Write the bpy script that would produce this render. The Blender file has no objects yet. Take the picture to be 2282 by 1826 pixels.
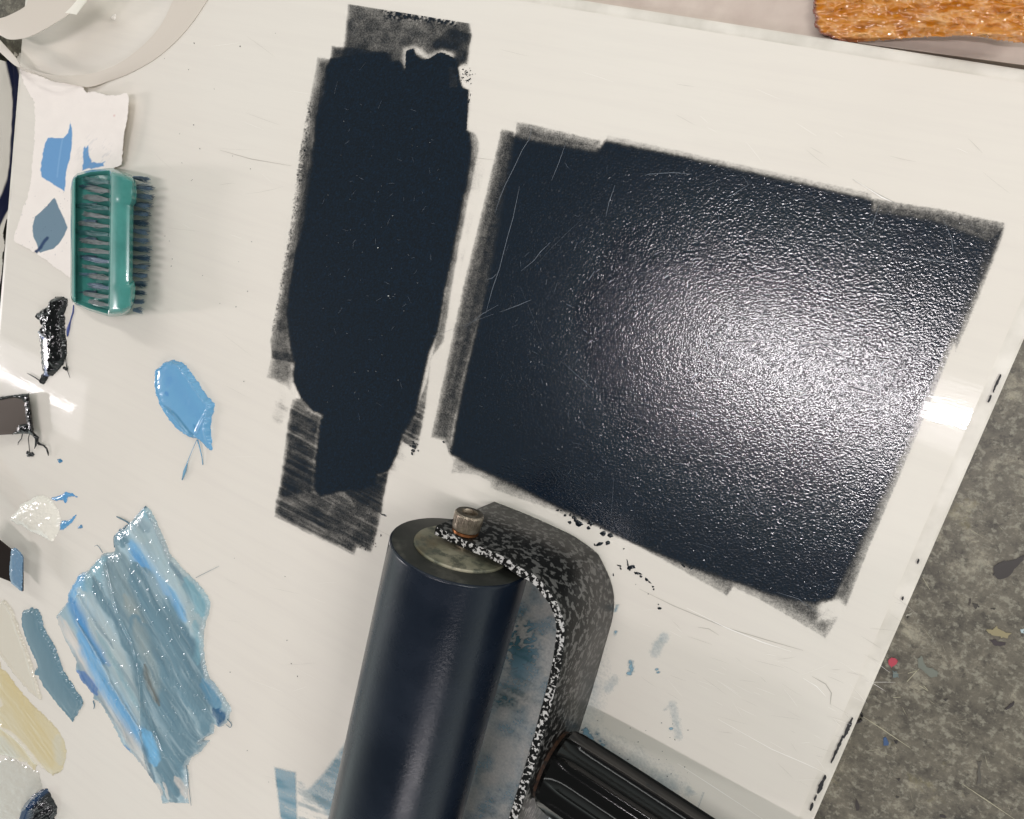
import bpy, bmesh, math, random
import numpy as np
from mathutils import Matrix, Vector
random.seed(7); RNG = np.random.default_rng(7)
sc = bpy.context.scene
COL = sc.collection

# ------------------------------------------------------------------ camera
FPX, PPX, PPY, CH = 1650.0, 1141.0, 913.0, 0.335
qa, qb, qc = -0.134492, 0.44297159, 0.28054687
Rx = np.array([[1,0,0],[0,math.cos(qa),-math.sin(qa)],[0,math.sin(qa),math.cos(qa)]])
Ry = np.array([[math.cos(qb),0,math.sin(qb)],[0,1,0],[-math.sin(qb),0,math.cos(qb)]])
Rz = np.array([[math.cos(qc),-math.sin(qc),0],[math.sin(qc),math.cos(qc),0],[0,0,1]])
M3 = Rz @ Ry @ Rx
CPOS = np.array([0, 0, CH])
cam_d = bpy.data.cameras.new('camera'); cam = bpy.data.objects.new('camera', cam_d); COL.objects.link(cam)
cam_d.sensor_width = 36; cam_d.lens = FPX / 2282 * 36; cam_d.clip_start = 0.01; cam_d.clip_end = 50
mw = Matrix([list(M3[i]) + [CPOS[i]] for i in range(3)] + [[0,0,0,1]]); cam.matrix_world = mw
sc.camera = cam

# ------------------------------------------------------------------ world, lamps, exposure
w = bpy.data.worlds.new('World'); sc.world = w; w.use_nodes = True
bg = w.node_tree.nodes['Background']; bg.inputs[1].default_value = 1.0
# room fill: gradient shaped bright low around and dim overhead, so ink stays dark
_t = w.node_tree.nodes.new('ShaderNodeTexCoord'); _s = w.node_tree.nodes.new('ShaderNodeSeparateXYZ'); _r = w.node_tree.nodes.new('ShaderNodeValToRGB')
w.node_tree.links.new(_t.outputs['Generated'], _s.inputs[0]); w.node_tree.links.new(_s.outputs['Z'], _r.inputs[0]); w.node_tree.links.new(_r.outputs[0], bg.inputs[0])
_e = _r.color_ramp.elements; _e[0].position = 0.05; _e[0].color = (.88, .97, .92, 1); _e[1].position = 0.62; _e[1].color = (.125, .135, .13, 1)
def area(name, loc, sx, sy, power, color, rot=(0,0,0)):
    L = bpy.data.lights.new(name, 'AREA'); L.shape = 'RECTANGLE'; L.size = sx; L.size_y = sy; L.energy = power; L.color = color
    o = bpy.data.objects.new(name, L); COL.objects.link(o); o.location = loc; o.rotation_euler = rot; return o
HL = 1.8; KR = 1 + HL / CH          # lamp height above the slab; mirror point -> lamp foot
WARM = (1.0, 0.935, 0.955); COOL = (0.98, 0.985, 0.96)
# ceiling tube above the right half, running along X, and its wider diffuser
area('ceiling_tube', (-0.02, -0.0305*KR, HL), 0.80, 0.014, 7.2, WARM)
area('ceiling_diffuser', (-0.02, -0.0315*KR, HL+0.02), 0.9, 0.17, 1.4, WARM)
# second fixture of the next row, far to the left, and an unseen panel added beyond it for rightward shadows
area('ceiling_tube_far', (-0.463*KR-1.0, -0.2065*KR, HL), 2.0, 0.022, 1.8, WARM)
area('ceiling_diffuser_far', (-0.463*KR-1.0, -0.2065*KR, HL+0.02), 2.1, 0.30, 2.4, WARM)
area('added_panel_left', (-5.6, -1.9, 2.3), 1.2, 0.40, 80.0, WARM, (0, math.radians(-66), math.radians(18)))
# unseen fill panels added over the far side, the right and the near side
area('added_fill_back', (-0.7, 1.5, HL), 2.4, 0.25, 17.0, COOL)
area('added_fill_right', (1.7, 0.7, HL), 1.2, 0.5, 33.0, COOL)
area('added_fill_front', (1.3, -2.3, HL), 1.2, 0.4, 20.0, WARM)
sc.view_settings.view_transform = 'Standard'; sc.view_settings.look = 'None'
sc.view_settings.exposure = 0.12; sc.view_settings.gamma = 1.0; sc.view_settings.use_curve_mapping = False

# ------------------------------------------------------------------ helpers
def at(x, y, z=0.0):
    """point at height z above the slab seen at photo pixel (x, y)"""
    d = M3 @ np.array([(x-PPX)/FPX, -(y-PPY)/FPX, -1.0]); return CPOS + d*((z-CH)/d[2])
def at_np(x, y, z):
    x = np.asarray(x, float); y = np.asarray(y, float); z = np.broadcast_to(np.asarray(z, float), x.shape)
    d = np.stack([(x-PPX)/FPX, -(y-PPY)/FPX, -np.ones_like(x)], -1) @ M3.T
    return CPOS + d*((z-CH)/d[..., 2])[..., None]
def proj(P):
    v = (P-CPOS) @ M3; return PPX + FPX*v[..., 0]/-v[..., 2], PPY - FPX*v[..., 1]/-v[..., 2]

def vnoise(x, y, seed=0):
    xi = np.floor(x).astype(np.int64); yi = np.floor(y).astype(np.int64); fx = x-xi; fy = y-yi
    fx = fx*fx*(3-2*fx); fy = fy*fy*(3-2*fy)
    def h(a, b):
        n = (a*374761393 + b*668265263 + seed*1442695041) & 0x7fffffff
        n = ((n ^ (n >> 13))*1274126177) & 0x7fffffff
        n = n ^ (n >> 16); return (n & 0xffff)/65535.0
    return (h(xi,yi)*(1-fx)+h(xi+1,yi)*fx)*(1-fy) + (h(xi,yi+1)*(1-fx)+h(xi+1,yi+1)*fx)*fy
def fbm(x, y, seed=0, oct=4):
    s = 0; a = .5; t = 0
    for i in range(oct): s = s + a*vnoise(x*2**i, y*2**i, seed+i); t += a; a *= .5
    return s/t
def sdist(X, Y, poly):
    """signed distance to a polygon, positive inside"""
    P = np.array(poly, float); n = len(P); d = np.full(X.shape, 1e9); ins = np.zeros(X.shape, bool)
    for i in range(n):
        a = P[i]; b = P[(i+1) % n]; e = b-a; L = max(e@e, 1e-9)
        t = np.clip(((X-a[0])*e[0]+(Y-a[1])*e[1])/L, 0, 1)
        d = np.minimum(d, np.hypot(X-a[0]-t*e[0], Y-a[1]-t*e[1]))
        if a[1] != b[1]:
            c = ((a[1] > Y) != (b[1] > Y)) & (X < (b[0]-a[0])*(Y-a[1])/(b[1]-a[1])+a[0]); ins ^= c
    return np.where(ins, d, -d)
def ldist(X, Y, line):
    """distance to a polyline and the position along it 0..1"""
    P = np.array(line, float); seg = np.hypot(*(P[1:]-P[:-1]).T); cum = np.concatenate([[0], np.cumsum(seg)]); T = cum[-1]
    d = np.full(X.shape, 1e9); s = np.zeros(X.shape)
    for i in range(len(P)-1):
        a = P[i]; e = P[i+1]-a; L = max(e@e, 1e-9)
        t = np.clip(((X-a[0])*e[0]+(Y-a[1])*e[1])/L, 0, 1); dd = np.hypot(X-a[0]-t*e[0], Y-a[1]-t*e[1])
        m = dd < d; d = np.where(m, dd, d); s = np.where(m, (cum[i]+t*seg[i])/T, s)
    return d, s
def sst(a, b, x):
    t = np.clip((x-a)/(b-a), 0, 1); return t*t*(3-2*t)
def srgb(*c):
    return tuple((v/255/12.92 if v/255 <= .04045 else ((v/255+.055)/1.055)**2.4) for v in c)

# ---- node materials
def mat(name, color=(.5,.5,.5), rough=.5, metal=0.0, spec=.5, build=None, **kw):
    m = bpy.data.materials.new(name); m.use_nodes = True; nt = m.node_tree; b = nt.nodes['Principled BSDF']
    b.inputs['Base Color'].default_value = (*color, 1); b.inputs['Roughness'].default_value = rough
    b.inputs['Metallic'].default_value = metal; b.inputs['Specular IOR Level'].default_value = spec
    for k, v in kw.items(): b.inputs[k.replace('_', ' ')].default_value = v
    if build: build(nt, b)
    return m
def nd(nt, t, **kw):
    n = nt.nodes.new(t)
    for k, v in kw.items():
        if k.startswith('i_'): n.inputs[k[2:].replace('_', ' ')].default_value = v
        else: setattr(n, k, v)
    return n
def coords(nt, scale=(1,1,1), rot=(0,0,0)):
    tc = nd(nt, 'ShaderNodeTexCoord'); mp = nd(nt, 'ShaderNodeMapping'); mp.inputs['Scale'].default_value = scale; mp.inputs['Rotation'].default_value = rot
    nt.links.new(tc.outputs['Object'], mp.inputs[0]); return mp.outputs[0]
def noise(nt, vec, scale, detail=3, rough=.55, dist=0):
    n = nd(nt, 'ShaderNodeTexNoise'); n.inputs['Scale'].default_value = scale; n.inputs['Detail'].default_value = detail
    n.inputs['Roughness'].default_value = rough; n.inputs['Distortion'].default_value = dist
    nt.links.new(vec, n.inputs['Vector']); return n.outputs['Fac']
def ramp(nt, fac, stops, interp='LINEAR'):
    r = nd(nt, 'ShaderNodeValToRGB'); r.color_ramp.interpolation = interp; e = r.color_ramp.elements
    while len(e) < len(stops): e.new(.5)
    for i, (p, c) in enumerate(stops):
        e[i].position = p; e[i].color = (*c, 1) if len(c) == 3 else c
    nt.links.new(fac, r.inputs[0]); return r.outputs[0]
def mixc(nt, fac, a, b, mode='MIX'):
    m = nd(nt, 'ShaderNodeMix', data_type='RGBA', blend_type=mode)
    for sock, v in ((m.inputs[0], fac), (m.inputs[6], a), (m.inputs[7], b)):
        if isinstance(v, (int, float)): sock.default_value = v
        elif isinstance(v, tuple): sock.default_value = (*v, 1)
        else: nt.links.new(v, sock)
    return m.outputs[2]
def math_(nt, op, a, b=None, c=None, clamp=False):
    m = nd(nt, 'ShaderNodeMath', operation=op, use_clamp=clamp)
    for i, v in enumerate((a, b, c)):
        if v is None: continue
        if isinstance(v, (int, float)): m.inputs[i].default_value = v
        else: nt.links.new(v, m.inputs[i])
    return m.outputs[0]
def bump(nt, b, h, strength, dist=.001, prev=None):
    n = nd(nt, 'ShaderNodeBump'); n.inputs['Strength'].default_value = strength; n.inputs['Distance'].default_value = dist
    nt.links.new(h, n.inputs['Height']); nt.links.new(n.outputs[0], b.inputs['Normal']); return n.outputs[0]

# ---- objects
def link(name, me, m=None, parent=None, smooth=False):
    o = bpy.data.objects.new(name, me); COL.objects.link(o)
    if m is not None:
        for x in (m if isinstance(m, (list, tuple)) else [m]): me.materials.append(x)
    if parent is not None: o.parent = parent; o.matrix_parent_inverse = Matrix()
    if smooth: me.polygons.foreach_set('use_smooth', [True]*len(me.polygons))
    return o
def tag(o, label=None, cat=None, group=None, kind=None):
    if label: o['label'] = label
    if cat: o['category'] = cat
    if group: o['group'] = group
    if kind: o['kind'] = kind
    return o
def empty(name, label, cat, group=None):
    o = bpy.data.objects.new(name, None); o.empty_display_size = .01; COL.objects.link(o); return tag(o, label, cat, group)
def np_mesh(name, V, Fq, cols=None):
    me = bpy.data.meshes.new(name); V = np.asarray(V, np.float32); Fq = np.asarray(Fq, np.int32)
    k = Fq.shape[1]; me.vertices.add(len(V)); me.vertices.foreach_set('co', V.ravel())
    me.loops.add(Fq.size); me.loops.foreach_set('vertex_index', Fq.ravel())
    me.polygons.add(len(Fq)); me.polygons.foreach_set('loop_start', np.arange(len(Fq), dtype=np.int32)*k)
    me.update(calc_edges=True)
    if cols is not None:
        a = me.color_attributes.new('Col', 'FLOAT_COLOR', 'POINT'); a.data.foreach_set('color', np.asarray(cols, np.float32).ravel())
    me.validate(); return me
def compact(V, Fq, *arrs):
    u, inv = np.unique(Fq, return_inverse=True); return (V[u], inv.reshape(Fq.shape)) + tuple(a[u] for a in arrs)
def gridfaces(ny, nx):
    i = np.arange(ny*nx).reshape(ny, nx); return np.stack([i[:-1,:-1], i[:-1,1:], i[1:,1:], i[1:,:-1]], -1).reshape(-1, 4)
def up(V, Fq):
    """orient quads so that they face up"""
    a = V[Fq[:,1]]-V[Fq[:,0]]; b = V[Fq[:,3]]-V[Fq[:,0]]; n = a[:,0]*b[:,1]-a[:,1]*b[:,0]
    return np.where((n < 0)[:, None], Fq[:, ::-1], Fq)
def loft(name, rows, m, parent=None, closed=True, caps=True, smooth=True):
    """rows: list of rings of points"""
    R = np.array(rows, float); ny, nx = R.shape[:2]; bm = bmesh.new()
    vs = [[bm.verts.new(p) for p in r] for r in R]
    for j in range(ny-1):
        for i in range(nx if closed else nx-1):
            k = (i+1) % nx; bm.faces.new((vs[j][i], vs[j][k], vs[j+1][k], vs[j+1][i]))
    if caps and closed:
        bm.faces.new(vs[0][::-1]); bm.faces.new(vs[-1])
    bmesh.ops.recalc_face_normals(bm, faces=bm.faces)
    me = bpy.data.meshes.new(name); bm.to_mesh(me); bm.free(); o = link(name, me, m, parent, smooth); return o
def autosmooth(o, ang=35):
    me = o.data; bm = bmesh.new(); bm.from_mesh(me)
    for e in bm.edges:
        if len(e.link_faces) == 2 and e.calc_face_angle(0) > math.radians(ang): e.smooth = False
    bm.to_mesh(me); bm.free(); return o
def frame_axes(axis):
    a = np.array(axis, float); a /= np.linalg.norm(a); h = np.array([0,0,1.]) if abs(a[2]) < .9 else np.array([1.,0,0])
    e1 = np.cross(a, h); e1 /= np.linalg.norm(e1); return a, e1, np.cross(a, e1)
def lathe(name, origin, axis, prof, m, parent=None, n=64, rfun=None, sharp=35):
    a, e1, e2 = frame_axes(axis); o = np.array(origin, float); rows = []
    for s, r in prof:
        rows.append([o + a*s + (r*(rfun(s, t) if rfun else 1))*(math.cos(t)*e1+math.sin(t)*e2) for t in np.linspace(0, 2*math.pi, n, endpoint=False)])
    return autosmooth(loft(name, rows, m, parent), sharp)
def prism(name, pts, z0, z1, m, parent=None, bevel=0, seg=2):
    """pts: world xy outline"""
    bm = bmesh.new(); b = [bm.verts.new((p[0], p[1], z0)) for p in pts]; t = [bm.verts.new((p[0], p[1], z1)) for p in pts]; n = len(pts)
    bm.faces.new(b[::-1]); bm.faces.new(t)
    for i in range(n): bm.faces.new((b[i], b[(i+1)%n], t[(i+1)%n], t[i]))
    bmesh.ops.recalc_face_normals(bm, faces=bm.faces)
    if bevel:
        ed = [e for e in bm.edges if all(abs(v.co.z-z1) < 1e-7 for v in e.verts)]
        bmesh.ops.bevel(bm, geom=ed, offset=bevel, segments=seg, affect='EDGES')
    me = bpy.data.meshes.new(name); bm.to_mesh(me); bm.free(); return link(name, me, m, parent)

def film(name, x0, x1, y0, y1, step, fn, m, parent=None, z=.0003, cut=.02, peel=0.0, smooth=True):
    """thin layer on the slab: fn(px, py, X, Y) -> (rgb, coverage)"""
    xs = np.arange(x0, x1, step); ys = np.arange(y0, y1, step); X, Y = np.meshgrid(xs, ys)
    V = np.stack([X, Y, np.full(X.shape, z)], -1); PX, PY = proj(V)
    rgb, cov = fn(PX, PY, X, Y)
    if peel: rgb = rgb*np.exp(RNG.normal(0, .40, X.shape))[..., None]*.9
    cov = cov + np.maximum(cov-.75, 0)*2.2; cov = np.clip(cov, 0, 1.7)
    C = np.concatenate([np.broadcast_to(rgb, X.shape+(3,)), cov[..., None]], -1).reshape(-1, 4)
    Fq = gridfaces(*X.shape); c = cov.ravel(); keep = c[Fq].max(1) > cut
    V = V.reshape(-1, 3)
    if peel: V[:, 2] += RNG.normal(0, peel, len(V))*np.clip(c, 0, 1)          # orange peel left by the roller
    V, Fq, C = compact(V, Fq[keep], C)
    return link(name, np_mesh(name, V, up(V, Fq), C), m, parent, smooth)
def relief(name, poly, step, fn, m, parent=None, z0=.0004, zb=0.0, wall=True):
    """thick paint: fn(PX, PY, d) -> (rgb, height); poly in photo pixels, traced onto the slab"""
    P = np.array(poly, float); x0, y0 = P.min(0)-2; x1, y1 = P.max(0)+2
    X, Y = np.meshgrid(np.arange(x0, x1, step), np.arange(y0, y1, step)); jig = 2.2*(fbm(X/5, Y/5, 91, 3)-.5)*2+1.6*(fbm(X/2.2, Y/9, 93, 2)-.5)
    d = sdist(X, Y, poly) + jig; rgb, h = fn(X, Y, d); h = np.where(d > 0, np.maximum(h, 0), 0) if wall else np.maximum(h, 0)
    B = at_np(X, Y, zb+z0); V = B.copy(); V[..., 2] = zb + z0 + h
    C = np.concatenate([rgb, np.ones(X.shape+(1,))], -1).reshape(-1, 4); Fq = gridfaces(*X.shape); dd = d.ravel()
    keep = dd[Fq].max(1) > 0; V = V.reshape(-1, 3)
    lo = (dd < 0) & wall; V[lo, 2] = zb + .00005
    V, Fq, C = compact(V, Fq[keep], C); return link(name, np_mesh(name, V, up(V, Fq), C), m, parent, True)
def paint_strokes(PX, PY, base, strokes, warp=6, seed=3):
    """strokes: (polyline, half width, colour, strength, softness, ridge height)"""
    wx = warp*(fbm(PX/40, PY/40, seed)-.5)*2; wy = warp*(fbm(PX/40, PY/40, seed+9)-.5)*2
    rgb = np.broadcast_to(np.array(base), PX.shape+(3,)).copy(); h = np.zeros(PX.shape)
    for i, (ln, hw, colr, st, soft, rh) in enumerate(strokes):
        d, s = ldist(PX+wx, PY+wy, ln); taper = np.sqrt(np.clip(np.minimum(s, 1-s)*8, .15, 1)); hh = hw*taper
        a = st*(1-sst(hh*(1-soft), hh*(1+.15*soft)+.6, d)); a = a*(.72+.5*fbm(PX/3.5, PY/14, seed+i))
        a = np.clip(a, 0, 1)[..., None]; rgb = rgb*(1-a)+np.array(colr)*a; h = h + rh*np.exp(-(d/max(hh.max()*.8, 1))**2)
    return rgb, h
def tube(name, pts, r, m, parent=None, n=6):
    pts = [np.array(p, float) for p in pts]; rows = []
    rr = r if isinstance(r, (list, tuple, np.ndarray)) else [r]*len(pts)
    for i, p in enumerate(pts):
        a = pts[min(i+1, len(pts)-1)]-pts[max(i-1, 0)]; a, e1, e2 = frame_axes(a)
        rows.append([p+rr[i]*(math.cos(t)*e1+math.sin(t)*e2) for t in np.linspace(0, 2*math.pi, n, endpoint=False)])
    return loft(name, rows, m, parent)
def smooth_line(pts, n=8):
    P = np.array(pts, float); out = []
    for i in range(len(P)-1):
        a = P[max(i-1,0)]; b = P[i]; c = P[i+1]; d = P[min(i+2, len(P)-1)]
        for t in np.linspace(0, 1, n, endpoint=False):
            out.append(.5*((2*b)+(-a+c)*t+(2*a-5*b+4*c-d)*t*t+(-a+3*b-3*c+d)*t**3))
    out.append(P[-1]); return np.array(out)
def slivers(name, lines, m, parent=None, z=.0006, kind=None):
    """many thin scratches as one mesh; lines: (pixel polyline, width in metres)"""
    V = []; Fq = []
    for ln, wd in lines:
        P = [at(x, y, z) for x, y in ln]; n = len(P); base = len(V)
        for i, p in enumerate(P):
            a = P[min(i+1, n-1)]-P[max(i-1, 0)]; a = a/np.linalg.norm(a); s = np.array([-a[1], a[0], 0])*wd*.5*(.35 if i in (0, n-1) else 1)
            V += [p+s, p-s]
        for i in range(n-1): Fq.append((base+2*i, base+2*i+1, base+2*i+3, base+2*i+2))
    V = np.array(V); Fq = np.array(Fq); o = link(name, np_mesh(name, V, up(V, Fq)), m, parent)
    if kind: o['kind'] = kind
    return o

# ------------------------------------------------------------------ materials
def b_table(nt, b):
    v = coords(nt); n1 = noise(nt, v, 16, 7, .68, .1); n2 = noise(nt, v, 75, 7, .78, .15); n3 = noise(nt, v, 420, 3, .6)
    c = ramp(nt, n1, [(.30, srgb(74,70,61)), (.5, srgb(98,93,82)), (.70, srgb(122,115,100))])
    c2 = ramp(nt, n2, [(.33, srgb(40,37,33)), (.43, srgb(82,77,67)), (.55, srgb(108,102,89)), (.68, srgb(172,165,145))])
    c = mixc(nt, .72, c, c2); n7 = noise(nt, v, 240, 5, .75); c = mixc(nt, ramp(nt, n7, [(.34, (.75,.75,.75)), (.46, (0,0,0))]), c, srgb(58,54,47)); c = mixc(nt, ramp(nt, n3, [(.52, (0,0,0)), (.66, (.6,.6,.6))]), c, srgb(152,148,132))
    n4 = noise(nt, v, 38, 6, .75, .2); c = mixc(nt, ramp(nt, n4, [(.62, (0,0,0)), (.70, (.55,.55,.55))]), c, srgb(120,112,78))
    n5 = noise(nt, v, 55, 7, .75, .2); c = mixc(nt, ramp(nt, n5, [(.28, (.8,.8,.8)), (.36, (0,0,0))]), c, srgb(52,48,46))
    n6 = noise(nt, v, 90, 6, .75, .2); c = mixc(nt, ramp(nt, n6, [(.66, (0,0,0)), (.74, (.6,.6,.6))]), c, srgb(126,138,128))
    nt.links.new(c, b.inputs['Base Color']); bump(nt, b, n2, .25, .0006)
M_table = mat('stained_table_grey', rough=.42, build=b_table)
def b_slab(nt, b):
    v = coords(nt); n1 = noise(nt, v, 7, 4, .5); n2 = noise(nt, coords(nt, (40, 400, 1), (0,0,.35)), 1.0, 3, .6)
    c = ramp(nt, n1, [(.3, srgb(226,219,209)), (.7, srgb(232,225,215))])
    c = mixc(nt, ramp(nt, noise(nt, coords(nt, (9, 160, 1), (0,0,-.12)), 1.0, 5, .7), [(.45, (0,0,0)), (.75, (.35,.35,.35))]), c, srgb(217,209,201)); c = mixc(nt, ramp(nt, noise(nt, v, 3.5, 4, .6), [(.45, (0,0,0)), (.65, (.35,.35,.35))]), c, srgb(223,219,210))
    nt.links.new(c, b.inputs['Base Color'])
    n3 = noise(nt, v, 30, 3); r = ramp(nt, n3, [(.3, (.02,.02,.02)), (.7, (.05,.05,.05))]); nt.links.new(r, b.inputs['Roughness'])
    bump(nt, b, n2, .04, .0004)
M_slab = mat('glass_over_white', rough=.14, spec=.5, build=b_slab)
def b_edge(nt, b):
    v = coords(nt); n1 = noise(nt, v, 60, 4); c = ramp(nt, n1, [(.3, srgb(205,199,188)), (.65, srgb(226,220,210))]); nt.links.new(c, b.inputs['Base Color'])
M_edge = mat('ground_glass_edge', rough=.35, build=b_edge)
M_pinkboard = mat('pinkish_board', rough=.55, build=lambda nt, b: nt.links.new(ramp(nt, noise(nt, coords(nt), 90, 5), [(.3, srgb(190,173,162)), (.7, srgb(203,188,176))]), b.inputs['Base Color']))
M_black = mat('dark_gap', (.012,.012,.012), .6)
def b_ink(nt, b):
    v = coords(nt); at_ = nd(nt, 'ShaderNodeAttribute', attribute_name='Col')
    n = noise(nt, v, 1900, 2, .7); nf = noise(nt, coords(nt, (1, 3, 1), (0,0,.15)), 260, 3, .6)
    nn = math_(nt, 'ADD', math_(nt, 'MULTIPLY', math_(nt, 'SUBTRACT', n, .5), .66), math_(nt, 'MULTIPLY', math_(nt, 'SUBTRACT', nf, .5), .12))
    val = math_(nt, 'ADD', at_.outputs['Alpha'], nn)
    mr = nd(nt, 'ShaderNodeMapRange', interpolation_type='SMOOTHSTEP'); mr.inputs[1].default_value = .10; mr.inputs[2].default_value = .88
    nt.links.new(val, mr.inputs[0]); nt.links.new(mr.outputs[0], b.inputs['Alpha'])
    nt.links.new(at_.outputs['Color'], b.inputs['Base Color'])
    g = noise(nt, v, 1500, 2, .7); g2 = noise(nt, v, 1000, 1, .5); h = math_(nt, 'ADD', g, math_(nt, 'MULTIPLY', g2, .5))
    bump(nt, b, h, 1.0, .00003)
M_ink = mat('rolled_ink', rough=.165, spec=1.0, build=b_ink)
def b_film(nt, b):
    at_ = nd(nt, 'ShaderNodeAttribute', attribute_name='Col'); v = coords(nt); n = noise(nt, v, 700, 3, .6)
    val = math_(nt, 'ADD', at_.outputs['Alpha'], math_(nt, 'MULTIPLY', math_(nt, 'SUBTRACT', n, .5), .45))
    al = math_(nt, 'MULTIPLY', math_(nt, 'GREATER_THAN', at_.outputs['Alpha'], .015), val, clamp=True)
    nt.links.new(al, b.inputs['Alpha']); nt.links.new(at_.outputs['Color'], b.inputs['Base Color'])
M_film = mat('thin_paint_film', rough=.22, build=b_film)
def b_paint(nt, b):
    at_ = nd(nt, 'ShaderNodeAttribute', attribute_name='Col'); nt.links.new(at_.outputs['Color'], b.inputs['Base Color'])
    v = coords(nt); n = noise(nt, v, 200, 3, .5); bump(nt, b, n, .10, .0004)
M_paint = mat('wet_oil_paint', rough=.16, build=b_paint, Coat_Weight=.3, Coat_Roughness=.06)
def b_rough_paint(nt, b):
    at_ = nd(nt, 'ShaderNodeAttribute', attribute_name='Col'); nt.links.new(at_.outputs['Color'], b.inputs['Base Color'])
    v = coords(nt); n = noise(nt, v, 420, 4, .65); bump(nt, b, n, .5, .00025)
M_paintr = mat('knobbly_wet_paint', rough=.10, build=b_rough_paint)
def b_paper(nt, b):
    at_ = nd(nt, 'ShaderNodeAttribute', attribute_name='Col'); nt.links.new(at_.outputs['Color'], b.inputs['Base Color'])
    bump(nt, b, noise(nt, coords(nt), 180, 5, .6), .15, .0006)
M_paper = mat('torn_paper', rough=.75, spec=.25, build=b_paper)
M_strip = mat('white_film_strip', srgb(212,202,190), .5, spec=.3, Subsurface_Weight=0.0)

# ------------------------------------------------------------------ setting
SLAB_T = .0105
XL, XR, YT, YB = -.5548, .0552, .0955, -.62
table = prism('table_surface', [(-1.0,-.95), (.75,-.95), (.75,.55), (-1.0,.55)], -.05, -SLAB_T-.0002, M_table); tag(table, kind='structure')
slab = empty('palette_slab', 'large white glass palette slab carrying the rolled ink and the roller', 'palette')
outer = [(XL,YB), (XR+.0005,YB), (XR,YT), (XL,YT+.0095)]
prism('backing_board', [(XL+.0008,YB), (XR-.0008,YB), (XR-.0008,YT-.0008), (XL+.0008,YT+.0087)], -SLAB_T, -.0048, M_edge, slab)
prism('ground_edge', outer, -.0046, -.0005, M_edge, slab, bevel=.0008)
e = .0048
prism('glass_sheet', [(XL+.003,YB), (XR-e,YB), (XR-e,YT-.0035), (XL+.003,YT+.006)], -.0042, 0.0, M_slab, slab, bevel=.0011, seg=3)

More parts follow.
